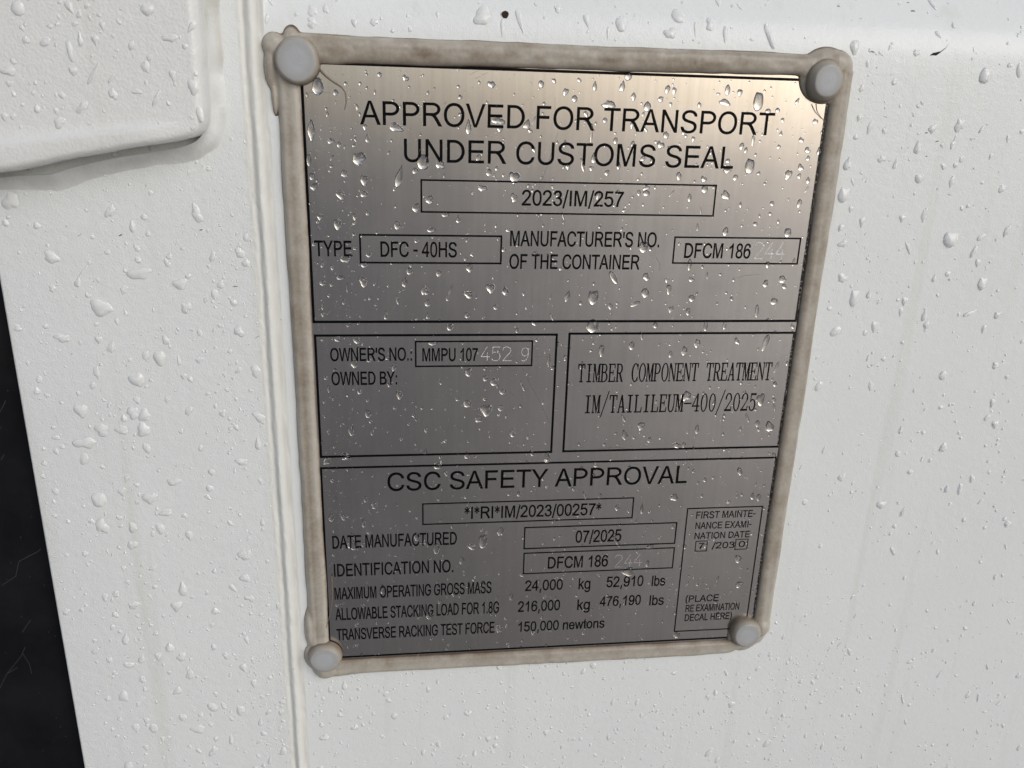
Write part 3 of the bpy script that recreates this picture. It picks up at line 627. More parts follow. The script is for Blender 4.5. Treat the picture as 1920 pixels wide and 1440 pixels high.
def inside(p, l):
    c = False; j = len(l) - 1
    for i in range(len(l)):
        if (l[i][1] > p[1]) != (l[j][1] > p[1]) and p[0] < (l[j][0] - l[i][0]) * (p[1] - l[i][1]) / (l[j][1] - l[i][1]) + l[i][0]: c = not c
        j = i
    return c
def fill_object(name, loops, mat, label=None):
    """loops of (x, z) mm -> filled, slightly raised ink on the sheet"""
    pts = []; edges = []
    for l in loops:
        n = len(pts); m = len(l)
        pts += [Vector((float(x), float(z))) for x, z in l]; edges += [(n + i, n + (i + 1) % m) for i in range(m)]
    co, _e, tri, _a, _b, _c = delaunay_2d_cdt(pts, edges, [], 1, 1e-5)
    # keep the triangles that lie inside an odd number of outlines
    fs = []
    for t in tri:
        c = sum((co[i] for i in t), Vector((0, 0))) / len(t); k = 0
        for l in loops:
            if inside((c.x, c.y), l): k += 1
        if k % 2: fs.append(tuple(t))
    vs = [(v.x, v.y, INK) for v in co]
    return fix_normals(mesh_obj(name, vs, fs, mat, plate, label=label))

def embolden(loops, off):
    """grow outlines and shrink their holes by off mm"""
    R = []
    for l in loops:
        P = np.array(l, float)
        nx = np.roll(P, -1, 0); area = 0.5 * np.sum(P[:, 0] * nx[:, 1] - nx[:, 0] * P[:, 1])
        hole = sum(inside(l[0], m) for m in loops if m is not l) % 2 == 1
        sg = (1 if area > 0 else -1) * (-1 if hole else 1)
        e = nx - P; e /= np.linalg.norm(e, axis=1)[:, None] + 1e-9
        n = np.stack([e[:, 1], -e[:, 0]], 1) * sg; np_ = np.roll(n, 1, 0)
        b = n + np_; L = np.maximum(1 + np.sum(n * np_, 1), 0.45)
        R.append([tuple(q) for q in P + b / L[:, None] * off])
    return R
def text_line(txt, x0, x1, zb, cap):
    pen = 0; loops = []
    for ch in txt:
        if ch != ' ':
            for l in glyph(ch): loops.append([(pen + x, y) for x, y in l])
        pen += ADV[ch]
    xa = min(p[0] for l in loops for p in l); xb = max(p[0] for l in loops for p in l)
    kx = (x1 - x0) / (xb - xa); kz = cap / 1466
    loops = [[(x0 + (x - xa) * kx, zb + y * kz) for x, y in l] for l in loops]
    off = 0.045 if (cap > 6 or cap < 3.2) else 0.075
    # letter by letter, so that the hole test stays within one letter
    return fill_object('lettering', embolden(loops, off), M_INK)

# narrow book serif for the timber treatment lines, drawn in a 100 x 100 cell (cap height 100)
def R_(x0, x1, y0, y1): return [(x0, y0), (x1, y0), (x1, y1), (x0, y1)]
def ring(cx_, cy_, rx, ry, tx, ty, a0=0, a1=360, k=26):
    full = a1 - a0 >= 360
    A = np.radians(np.linspace(a0, a1, k, endpoint=not full))
    o = [(cx_ + rx * math.cos(a), cy_ + ry * math.sin(a)) for a in A]
    i = [(cx_ + (rx - tx) * math.cos(a), cy_ + (ry - ty) * math.sin(a)) for a in A]
    return [o, i] if full else [o + i[::-1]]
T_, t_ = 15, 5
SER = {
 'T': [R_(43, 58, 0, 100), R_(30, 71, 0, 5), R_(6, 95, 95, 100), [(6, 95), (6, 74), (11, 74), (16, 95)], [(95, 95), (95, 74), (90, 74), (85, 95)]],
 'I': [R_(42, 59, 0, 100), R_(22, 79, 0, 5), R_(22, 79, 95, 100)],
 'M': [R_(10, 17, 0, 100), R_(76, 91, 0, 100), [(10, 100), (27, 100), (53, 22), (48, 0)], [(48, 0), (53, 0), (84, 100), (76, 100)], R_(2, 26, 0, 5), R_(68, 99, 0, 5), R_(2, 20, 95, 100), R_(80, 99, 95, 100)],
 'B': [R_(14, 29, 0, 100), R_(5, 50, 95, 100), R_(5, 52, 0, 5), R_(20, 52, 50, 55)] + ring(50, 75, 34, 25, 14, 5, -90, 90, 14) + ring(52, 27, 40, 27, 15, 5, -90, 90, 14),
 'E': [R_(14, 29, 0, 100), R_(5, 88, 95, 100), R_(5, 90, 0, 5), R_(20, 66, 49, 54), R_(62, 67, 38, 64), [(88, 97), (88, 75), (83, 75), (78, 97)], [(91, 3), (93, 28), (88, 28), (82, 3)]],
 'R': [R_(14, 29, 0, 100), R_(5, 50, 95, 100), R_(5, 38, 0, 5), R_(20, 52, 46, 51)] + ring(50, 73, 36, 27, 14, 5, -90, 90, 14) + [[(44, 48), (60, 48), (92, 5), (98, 0), (78, 0), (72, 5)]],
 'C': ring(56, 50, 46, 52, 15, 5, 42, 318, 30) + [R_(86, 91, 66, 98), R_(86, 91, 6, 26)],
 'O': ring(50, 50, 46, 52, 15, 5),
 'P': [R_(14, 29, 0, 100), R_(5, 52, 95, 100), R_(5, 42, 0, 5), R_(20, 52, 42, 47)] + ring(50, 71, 38, 29, 14, 5, -90, 90, 14),
 'N': [R_(10, 16, 0, 100), R_(82, 88, 0, 100), [(10, 100), (27, 100), (88, 4), (88, 0), (76, 0)], R_(2, 25, 0, 5), R_(72, 97, 95, 100)],
 'A': [[(46, 100), (56, 100), (20, 0), (12, 0)], [(44, 100), (58, 100), (90, 0), (73, 0)], R_(27, 72, 30, 35), R_(2, 30, 0, 5), R_(62, 99, 0, 5)],
 'L': [R_(18, 33, 0, 100), R_(6, 46, 95, 100), R_(6, 90, 0, 5), [(91, 3), (94, 30), (89, 30), (82, 3)]],
 'U': [R_(12, 27, 30, 100), R_(78, 84, 30, 100), R_(2, 38, 95, 100), R_(66, 97, 95, 100)] + ring(48, 30, 36, 32, 12, 5, 180, 360, 16),
 '/': [[(4, -24), (11, -24), (97, 122), (90, 122)]],
 '-': [R_(6, 96, 44, 50)],
 '4': [R_(60, 74, 0, 102), R_(44, 90, 0, 5), R_(6, 94, 28, 34), [(60, 102), (64, 96), (14, 30), (6, 30)]],
 '0': ring(50, 50, 40, 53, 13, 5),
 '2': ring(48, 72, 38, 31, 13, 5, -20, 190, 20) + [[(83, 62), (70, 58), (8, 2), (12, 8), (28, 8)], R_(8, 88, 0, 9), R_(84, 90, 2, 26)],
 '5': [R_(20, 25, 50, 100), R_(20, 84, 90, 100)] + ring(46, 32, 40, 34, 13, 5, -165, 140, 24),
}
def serif_line(txt, x0, x1, zb, cap, gap=0.99):
    pitch = (x1 - x0) / len(txt); loops = []; V = []; F = []
    ob = []
    for i, ch in enumerate(txt):
        if ch == ' ': continue
        x = x0 + i * pitch; kx = pitch * gap / 100; kz = cap / 100
        for l in SER[ch]:
            ob.append([(x + px * kx, zb + pz * kz) for px, pz in l])
    # rings come as pairs (outer, inner) when closed: test by containment
    me_v = []; me_f = []
    i = 0
    while i < len(ob):
        a = ob[i]; pair = None
        if i + 1 < len(ob) and len(a) == 26 and len(ob[i + 1]) == 26: pair = ob[i + 1]
        n = len(me_v); hh = INK + 0.0004 * (i % 5)
        if pair: a, pair = embolden([a, pair], 0.05)
        else: a = embolden([a], 0.065)[0]
        if pair:
            me_v += [(x, z, hh) for x, z in a] + [(x, z, hh) for x, z in pair]
            for k in range(26): me_f.append((n + k, n + (k + 1) % 26, n + 26 + (k + 1) % 26, n + 26 + k))
            i += 2; continue
        m = len(a)
        if m > 8 and m % 2 == 0:                       # an open arc: strip of quads
            me_v += [(x, z, hh) for x, z in a]; q = m // 2
            for k in range(q - 1): me_f.append((n + k, n + k + 1, n + m - 2 - k, n + m - 1 - k))
        else:
            me_v += [(x, z, hh) for x, z in a]; me_f.append(tuple(range(n, n + m)))
        i += 1
    ob_ = mesh_obj('lettering', me_v, me_f, M_INK, plate)
    for p in ob_.data.polygons:
        if p.normal.y > 0: p.flip()
    ob_.data.update()
    return ob_

# engraved digits: paths in a 1 x 1 cell
PATH = {'2': [[(.02, .78), (.1, .93), (.3, 1), (.55, 1), (.8, .92), (.9, .76), (.82, .6), (.45, .33), (.05, 0), (.95, 0)]],
        '4': [[(.95, .3), (.02, .3), (.68, 1)], [(.72, .58), (.72, 0)]],
        '5': [[(.88, 1), (.15, 1), (.08, .56), (.3, .63), (.6, .63), (.86, .5), (.92, .3), (.8, .08), (.5, 0), (.2, .02), (.03, .14)]],
        '9': [[(.9, .62), (.78, .46), (.5, .38), (.22, .46), (.1, .66), (.2, .9), (.5, 1), (.8, .92), (.92, .7), (.88, .35), (.7, .1), (.4, 0), (.15, .06)]]}
def engraved(txt, x0, x1, zb, cap):
    r2 = random.Random(sum(map(ord, txt)) + int(x0)); n = len(txt); pitch = (x1 - x0) / (n - 0.16) if n > 1 else (x1 - x0)
    V = []; F = []
    for i, ch in enumerate(txt):
        wx = pitch * (0.84 if n > 1 else 1)
        for path in PATH[ch]:
            pts = [(x0 + i * pitch + px * wx, zb + pz * cap) for px, pz in path]
            D = []
            for a, b in zip(pts, pts[1:]):
                k = max(2, int(math.hypot(b[0] - a[0], b[1] - a[1]) / 0.21))
                D += [(a[0] + (b[0] - a[0]) * j / k, a[1] + (b[1] - a[1]) * j / k) for j in range(k)]
            D.append(pts[-1])
            for (x, z) in D:                           # a row of dot-peen dimples with raised rims
                if r2.random() < 0.10: continue
                x += r2.uniform(-.035, .035); z += r2.uniform(-.035, .035); o = len(V); m = 7; rr = r2.uniform(.10, .15) * (1.35 if zb > -60 else 1.0)
                V.append((x, z, 0.015))
                for q in range(m): V.append((x + rr * .55 * math.cos(q * 2 * math.pi / m), z + rr * .55 * math.sin(q * 2 * math.pi / m), 0.13))
                for q in range(m): V.append((x + rr * math.cos(q * 2 * math.pi / m), z + rr * math.sin(q * 2 * math.pi / m), -0.01))
                for q in range(m):
                    q2 = (q + 1) % m
                    F.append((o, o + 1 + q, o + 1 + q2)); F.append((o + 1 + q, o + 1 + m + q, o + 1 + m + q2, o + 1 + q2))
    return fix_normals(mesh_obj('engraved_number', V, F, M_STAMP_BRIGHT if zb > -60 else (M_STAMP if zb > -150 else M_STAMP_DULL), plate, label='dot peened silver number'))

LINES = [
('APPROVED FOR TRANSPORT',16.31,143.45,-16.60,6.62),('UNDER CUSTOMS SEAL',29.00,131.65,-26.99,6.61),('2023/IM/257',65.01,97.13,-39.34,4.65),
('TYPE',1.45,12.60,-55.62,4.73),('DFC - 40HS',21.42,44.92,-55.67,4.67),("MANUFACTURER'S NO.",61.73,109.95,-51.95,4.69),
('OF THE CONTAINER',61.67,103.96,-59.18,4.60),('DFCM 186',118.64,140.86,-55.33,4.75),("OWNER'S NO.:",4.77,30.63,-89.46,4.33),
('MMPU 107',34.10,52.05,-89.73,4.32),('OWNED BY:',4.85,25.74,-97.60,4.45),('CSC SAFETY APPROVAL',21.98,127.53,-136.11,6.79),
('*I*RI*IM/2023/00257*',48.41,97.02,-147.70,4.58),('DATE MANUFACTURED',2.71,45.69,-157.68,4.95),('07/2025',88.48,105.23,-158.69,4.77),
('IDENTIFICATION NO.',2.80,44.55,-168.80,4.92),('DFCM 186',78.85,100.98,-168.99,4.73),('MAXIMUM OPERATING GROSS MASS',2.61,58.40,-178.16,4.73),
('ALLOWABLE STACKING LOAD FOR 1.8G',2.57,61.36,-186.77,4.84),('TRANSVERSE RACKING TEST FORCE',2.68,59.86,-195.27,4.69),
('24,000',70.85,84.65,-177.98,4.31),('kg',90.71,94.98,-178.2,4.55),('52,910',101.19,115.02,-177.86,4.36),('lbs',118.41,123.37,-178.11,4.31),
('216,000',68.50,84.06,-186.76,4.39),('kg',90.69,95.35,-187.11,4.43),('476,190',99.14,114.70,-186.00,4.2),('lbs',118.22,123.64,-186.5,4.25),
('150,000 newtons',68.91,101.49,-195.37,4.12),('FIRST MAINTE-',132.63,155.16,-150.54,2.75),('NANCE EXAMI-',132.81,154.09,-154.84,2.68),
('NATION DATE',132.91,153.99,-159.00,2.6),('7',134.88,136.93,-163.11,2.4),('/203',140.03,148.69,-163.24,2.6),('0',150.27,152.65,-163.03,2.5),
('(PLACE',132.17,145.12,-185.92,2.86),('RE EXAMINATION',132.60,153.72,-190.13,2.95),('DECAL HERE)',132.70,151.30,-194.28,2.95)]
for a in LINES: text_line(*a)
serif_line('TIMBER COMPONENT TREATMENT', 85.7, 153.9, -97.59, 6.4)
serif_line('IM/TAILILEUM-400/2025', 88.4, 149.9, -108.77, 6.4)
for a in [('244', 142.24, 152.66, -55.48, 5.3), ('452', 53.01, 63.24, -89.80, 4.7), ('9', 66.20, 69.0, -89.98, 4.6), ('244', 103.57, 113.79, -169.44, 4.9)]:
    engraved(*a)

# fine scratches in the steel
SCR = [[(978, 688), (1005, 740), (1032.6, 797)], [(954, 733), (975, 755), (994, 784)], [(1040.7, 183), (1040.5, 210)], [(1046, 248), (1030, 300), (1010, 355)],
       [(578, 369), (590, 408), (603, 448)], [(713.5, 501), (700, 560), (684.6, 618)], [(685, 707), (685, 854)], [(795.5, 739), (792, 803)], [(999, 522), (997.5, 567)],
       [(1380, 522), (1395, 517), (1425, 514)], [(1000, 668), (1030, 668), (1052, 662)], [(1230, 482), (1238, 496), (1236, 508)], [(964, 955), (968, 1000)], [(789, 1040), (797, 1028)],
       [(1120, 842), (1150, 838), (1190, 842)], [(880, 140), (905, 128)], [(890, 148), (915, 136)], [(572, 173), (620, 174)]]
for s_ in SCR:
    P = [np.array(at(*p)) for p in s_]; n = len(P); V = []
    for i in range(n):
        d = P[min(i + 1, n - 1)] - P[max(i - 1, 0)]; d /= np.linalg.norm(d)
        nn = np.array([-d[1], d[0]]) * (0.055 if 0 < i < n - 1 else 0.035)
        V += [(*(P[i] + nn), 0.012), (*(P[i] - nn), 0.012)]
    fix_normals(mesh_obj('scratch', V, [(2 * i, 2 * i + 1, 2 * i + 3, 2 * i + 2) for i in range(n - 1)], M_SCRATCH, plate))

# ---- sealant frame: a height field over the ring, sunk below the wall outside the bead
step = 0.42
gx = np.arange(-13.5, 171.5, step); gz = np.arange(-215.5, 12.5, step)
X, Z = np.meshgrid(gx, gz)
def bar(s_in, s_out, s, top, wave):
    """profile across one bar; s runs from the inner to the outer edge"""
    t = (s - s_in) / (s_out - s_in)
    b = 1 - np.abs(2 * t - 1) ** 4.2
    return np.where(b > -1.5, b, -1.5) * top, t
n_lo = lambda a, b, sd: vnoise(a / 17, a * 0 + b, sd)
n_hi = lambda a, b, sd: vnoise(a / 4.5, a * 0 + b, sd)
inT = 0.15 + 0.16 * n_lo(X, 0, 81) + 0.10 * n_hi(X, 0, 82) + 0.75 * sstep(60, 150, X) - 0.8 * (1 - sstep(6, 30, X)); outT = 7.15 + 0.22 * n_lo(X, 0, 83) + 0.12 * n_hi(X, 1, 84)
inB = -203.35 + 0.12 * n_lo(X, 2, 85); outB = -209.9 + 0.25 * n_lo(X, 3, 86) - 0.9 * (1 - sstep(-2, 12, X)) + 0.1 * n_hi(X, 5, 87) + 3.2 * sstep(151, 158.5, X)
inL = -0.25 + 0.14 * n_lo(Z, 4, 88) + 0.25 * sstep(-120, -180, Z); outL = -6.85 + 0.22 * n_lo(Z, 5, 89) + 0.10 * n_hi(Z, 6, 90)
inR = 160.25 + 0.14 * n_lo(Z, 7, 91); outR = 167.1 + 0.2 * n_lo(Z, 8, 92) + 0.10 * n_hi(Z, 9, 93)
hT, tT = bar(inT, outT, Z, 1.6, 0); hB, tB = bar(inB, outB, Z, 1.6, 0); hL, tL = bar(inL, outL, X, 1.5, 0); hR, tR = bar(inR, outR, X, 1.6, 0)
def clipbar(h_, a, lo, hi): return np.where((a > lo) & (a < hi), h_, -3)
hT = clipbar(hT, X, -4, 161); hB = clipbar(hB, X, -4, 158.5); hL = clipbar(hL, Z, -206, 3); hR = clipbar(hR, Z, -200, 3)
# slightly ribbed bars, as drawn by the nozzle
hL = hL + np.where(hL > 0, 0.12 * np.sin((tL * 2.3 + 0.2) * math.pi) , 0)
hR = hR + np.where(hR > 0, 0.10 * np.sin((tR * 2.2 + 0.3) * math.pi), 0)
hT = hT + np.where(hT > 0, 0.14 * vnoise(X / 2.6, Z / 1.3, 94) * sstep(0.1, 0.4, tT), 0)
hB = hB + np.where(hB > 0, 0.16 * np.sin((tB * 2.6) * math.pi), 0)
def dome(x0, z0, rx, rz, top, p=2.6, rot=0.0):
    c, s = math.cos(rot), math.sin(rot); u = ((X - x0) * c + (Z - z0) * s) / rx; v = (-(X - x0) * s + (Z - z0) * c) / rz
    q = np.sqrt(u * u + v * v)
    return np.maximum(1 - q ** p, -1.5) * (top + 0.8) - 0.8
blobs = [dome(-0.8, 0.2, 7.3, 7.2, 1.6), dome(-7.2, 4.2, 3.5, 3.6, 1.5, 4.0), dome(-8.3, -1.5, 2.2, 6.5, 1.6), dome(-7.9, -9.0, 0.9, 6.5, 1.0), dome(-2.2, 6.3, 2.6, 3.2, 1.3, 1.2),
         dome(157.9, 1.0, 9.2, 8.6, 2.0, 4.5), dome(161.0, 4.0, 6.0, 5.0, 1.9, 4),
         dome(157.2, -201.6, 7.6, 8.0, 1.6, 4.0), dome(163.8, -198.6, 4.1, 5.2, 2.6, 2.6), dome(161.0, -203.0, 5.2, 4.2, 1.5),
         dome(-2.6, -201.8, 6.9, 7.2, 2.3), dome(-1.9, -206.0, 5.0, 6.1, 3.0, 3), dome(-6.6, -190, 2.2, 9.0, 1.6)]
H_all = np.maximum.reduce([hT, hB, hL, hR] + blobs)
H_all = H_all + np.where(H_all > -0.5, 0.05 * vnoise(X / 1.5, Z / 1.5, 95) + 0.07 * vnoise(X / 6, Z / 6, 96), 0)
for _ in range(2):
    H_all[1:-1, 1:-1] = (H_all[1:-1, 1:-1] * 2 + H_all[:-2, 1:-1] + H_all[2:, 1:-1] + H_all[1:-1, :-2] + H_all[1:-1, 2:]) / 6
# dirt gathers along both edges of the bead
lowest = np.where((X > -3) & (X < 163.2) & (Z < 3.2) & (Z > -205.8), 0.0, -0.8)
rel = H_all - lowest
D = 0.58 * (1 - sstep(0.05, 0.55, rel)) + 0.07 * vnoise(X / 3.0, Z / 3.0, 97)
D += 0.16 * np.where((hT > -0.4), 1, 0) * (0.4 + 0.6 * np.exp(-((tT - 0.42) / 0.2) ** 2))
D += 0.15 * np.where((hL > -0.4), 1, 0) * np.exp(-((tL - 0.55) / 0.13) ** 2)
D += 0.13 * np.where((hR > -0.4), 1, 0) * (np.exp(-((tR - 0.25) / 0.15) ** 2) + 0.3)
D += 0.30 * np.where((hB > -0.4), 1, 0) * (1 - sstep(0.05, 0.45, tB))
D += np.where(hL > -0.4, 1, 0) * (0.07 * vnoise(X / 0.8, Z / 60, 98) + 0.10 * vnoise(X / 2.0, Z / 40, 99))
D += np.where(hR > -0.4, 1, 0) * (0.07 * vnoise(X / 0.8, Z / 60, 98) + 0.08 * vnoise(X / 2.0, Z / 40, 99))
D += np.where(hT > -0.4, 1, 0) * (0.06 * vnoise(X / 30, Z / 0.9, 98) + 0.13 * vnoise(X / 5, Z / 3.5, 99))
D -= 0.16 * sstep(-150, -205, Z) * np.where(hB > -0.4, 0.3, 1)
keep = (H_all > lowest - 0.35)
k4 = keep[:-1, :-1] | keep[1:, :-1] | keep[:-1, 1:] | keep[1:, 1:]
idx = -np.ones(X.shape, int); used = np.zeros(X.shape, bool)
used[:-1, :-1] |= k4; used[1:, :-1] |= k4; used[:-1, 1:] |= k4; used[1:, 1:] |= k4
idx[used] = np.arange(used.sum())
fi, fj = np.nonzero(k4)
F = np.stack([idx[fi, fj], idx[fi, fj + 1], idx[fi + 1, fj + 1], idx[fi + 1, fj]], 1)
seal = fix_normals(mesh_obj('sealant_frame', np.stack([X[used], Z[used], np.maximum(H_all[used], -1.6)], 1), F.tolist(), M_SEAL, plate, True))
att = seal.data.attributes.new('dirt_and_shade', 'FLOAT', 'POINT'); att.data.foreach_set('value', D[used].astype(np.float32))

# ---- rivet caps
def rivet(x, z, rb, rt, h0, h1, ex=1.0, seed=0):
    prof = [(rb * 1.02, h0 - 0.6), (rb, h0), (rb * 0.995, h0 + (h1 - h0) * 0.35), (rb * 0.4 + rt * 0.6, h0 + (h1 - h0) * 0.72)]
    for k in range(1, 5):
        a = k / 4 * math.pi / 2
        prof.append((rt - 0.75 + 0.75 * math.cos(a), h1 - 0.75 + 0.75 * math.sin(a)))
    for q in (0.72, 0.45, 0.2): prof.append((rt * q, h1 + 0.10 * (1 - q)))
    m = 48; V = []; D = []
    for (r, hh) in prof:
        for k in range(m):
            a = 2 * math.pi * k / m
            rr = r * (1 + 0.022 * float(vnoise(np.array([math.cos(a) * 1.7 + seed]), np.array([math.sin(a) * 1.7]), 5)[0]))
            V.append((x + rr * math.cos(a) * ex, z + rr * math.sin(a), hh))
            D.append(0.78 - 0.45 * min(1, max(0, (hh - h0) / (h1 - h0))) ** 1.2 if r > rt * 0.9 else (0.20 if r > rt * 0.6 else 0.0))
    F = []
    for i in range(len(prof) - 1):
        for k in range(m):
            F.append((i * m + k, i * m + (k + 1) % m, (i + 1) * m + (k + 1) % m, (i + 1) * m + k))
    o = (len(prof) - 1) * m; V.append((x, z, prof[-1][1])); D.append(0.0); c = len(V) - 1
    for k in range(m): F.append((o + k, o + (k + 1) % m, c))
    ob = fix_normals(mesh_obj('rivet_cap', V, F, M_CAP, plate, True))
    a_ = ob.data.attributes.new('dirt_and_shade', 'FLOAT', 'POINT'); a_.data.foreach_set('value', D)
rivet(-0.7, 0.2, 6.5, 5.9, 0.6, 3.9, 0.97, 0)
rivet(157.2, -0.2, 6.4, 5.0, 0.4, 4.3, 0.93, 3)
rivet(157.0, -199.6, 6.0, 5.2, 0.6, 3.9, 1.0, 6)
rivet(-1.6, -200.9, 5.8, 5.1, 1.0, 4.0, 1.04, 9)

# stray strands of sealant
def tube(name, pts, rad, mat, parent, label=None):
    P = np.array(pts, float); R = []
    k = 6
    for i in range(len(P) - 1):
        p0, p1, p2, p3 = P[max(i - 1, 0)], P[i], P[i + 1], P[min(i + 2, len(P) - 1)]
        for j in range(k):
            t = j / k; R.append(0.5 * ((2 * p1) + (-p0 + p2) * t + (2 * p0 - 5 * p1 + 4 * p2 - p3) * t * t + (-p0 + 3 * p1 - 3 * p2 + p3) * t ** 3))
    R.append(P[-1]); R = np.array(R); n = len(R); V = []; m = 6
    T = np.gradient(R, axis=0); T /= np.linalg.norm(T, axis=1)[:, None] + 1e-9
    for i in range(n):
        a = np.cross(T[i], [0, 0, 1.0]); a /= np.linalg.norm(a) + 1e-9; b = np.cross(a, T[i])
        r = rad * (1 - 0.75 * i / n)
        for q in range(m):
            th = 2 * math.pi * q / m; V.append(R[i] + (a * math.cos(th) + b * math.sin(th)) * r)
    F = [(i * m + q, i * m + (q + 1) % m, (i + 1) * m + (q + 1) % m, (i + 1) * m + q) for i in range(n - 1) for q in range(m)]
    ob = orient(mesh_obj(name, V, F, mat, parent, True, label)); return ob
M_STRAND = simple('sealant_strand', (0.20, 0.16, 0.12), 0.5)
def pp(px, py, h): x, z = at(px, py, h); return (x, z, h)
tube('sealant_strand', [pp(600, 131, 1.5), pp(612, 143, .6), pp(628, 155, .3), pp(640, 163, .3), pp(647, 173, .3), pp(649, 190, .25), pp(646, 206, .15)], 0.42, M_STRAND, plate)
tube('sealant_strand', [pp(1530, 195, 1.5), pp(1532, 208, .8), pp(1538, 218, .4), pp(1546, 226, .3)], 0.2, M_STRAND, plate)
tube('sealant_strand', [pp(622, 1080, .6), pp(623, 1120, .7), pp(619, 1150, .8), pp(606, 1196, 1.2)], 0.24, M_STRAND, plate)

# rust hole with its run, paint flaw and specks on the wall
def fleck(name, pts, mat, h, thick=0.12, label=None):
    n = len(pts); V = [(x, z, h + thick) for x, z in pts] + [(x, z, h - 0.05) for x, z in pts]
    F = [tuple(range(n))] + [(i, (i + 1) % n, n + (i + 1) % n, n + i) for i in range(n)]
    return orient(mesh_obj(name, V, F, mat, container, False, label))
def on_panel(px, py):
    h_ = PANEL_H
    for _ in range(4):
        x, z = at(px, py, h_); h_ = float(fold_profile(np.array([z]))[0])
    return x, z, h_
x, z, h_ = on_panel(947, 28)
fleck('rust_spot', [(x + 1.0 * math.cos(a) * (1 + .15 * math.sin(3 * a)), z + 1.1 * math.sin(a)) for a in np.linspace(0, 2 * math.pi, 14, endpoint=False)], M_RUST, h_ + 0.25, label='dark brown rust spot above the plate')
def flaw(pts, half, mat, name, label=None):
    V = []; F = []
    for (px, py), hw in zip(pts, half):
        x, z, h_ = on_panel(px, py); V += [(x, z + hw, h_ + 0.04), (x, z - hw, h_ + 0.04)]
    for i in range(len(pts) - 1): F.append((2 * i, 2 * i + 1, 2 * i + 3, 2 * i + 2))
    fix_normals(mesh_obj(name, V, F, mat, container, False, label))
flaw([(1744, 104), (1749, 101.5), (1756, 101), (1764, 97), (1773, 90), (1780, 81)], [.06, .35, .5, .16, .09, .02], M_RUST, 'paint_flaw', 'thin dark paint crack right of the plate')
def on_post(px, py): return at(px, py, POST_H)
for (px, py, r, m_) in [(482, 632, .45, M_RUST), (441, 537, .55, M_SCRATCH), (149, 441, .5, M_SCRATCH), (226, 441, .35, M_SCRATCH), (152, 1144, .5, M_RUST), (377, 431, .3, M_SCRATCH)]:
    x, z = on_post(px, py); a0 = px
    fleck('rust_spot' if m_ is M_RUST else 'dirt_speck', [(x + r * math.cos(a + a0) * 1.5, z + r * .6 * math.sin(a) + r * .5 * math.cos(a + a0)) for a in np.linspace(0, 2 * math.pi, 9, endpoint=False)], m_, POST_H, 0.05)
for (px, py, r) in [(1573, 12, .5), (1712, 21, .6), (1613, 35, .5), (1636, 97, .6), (1660, 219, .5), (1757, 265, .5), (1737, 293, .3), (1737, 249, .4), (1702, 5, .4), (1780, 365, .5)]:
    x, z, h_ = on_panel(px, py)
    fleck('dirt_speck', [(x + r * math.cos(a + px) * 1.3, z + r * .5 * math.sin(a)) for a in np.linspace(0, 2 * math.pi, 8, endpoint=False)], M_SCRATCH, h_, 0.04)

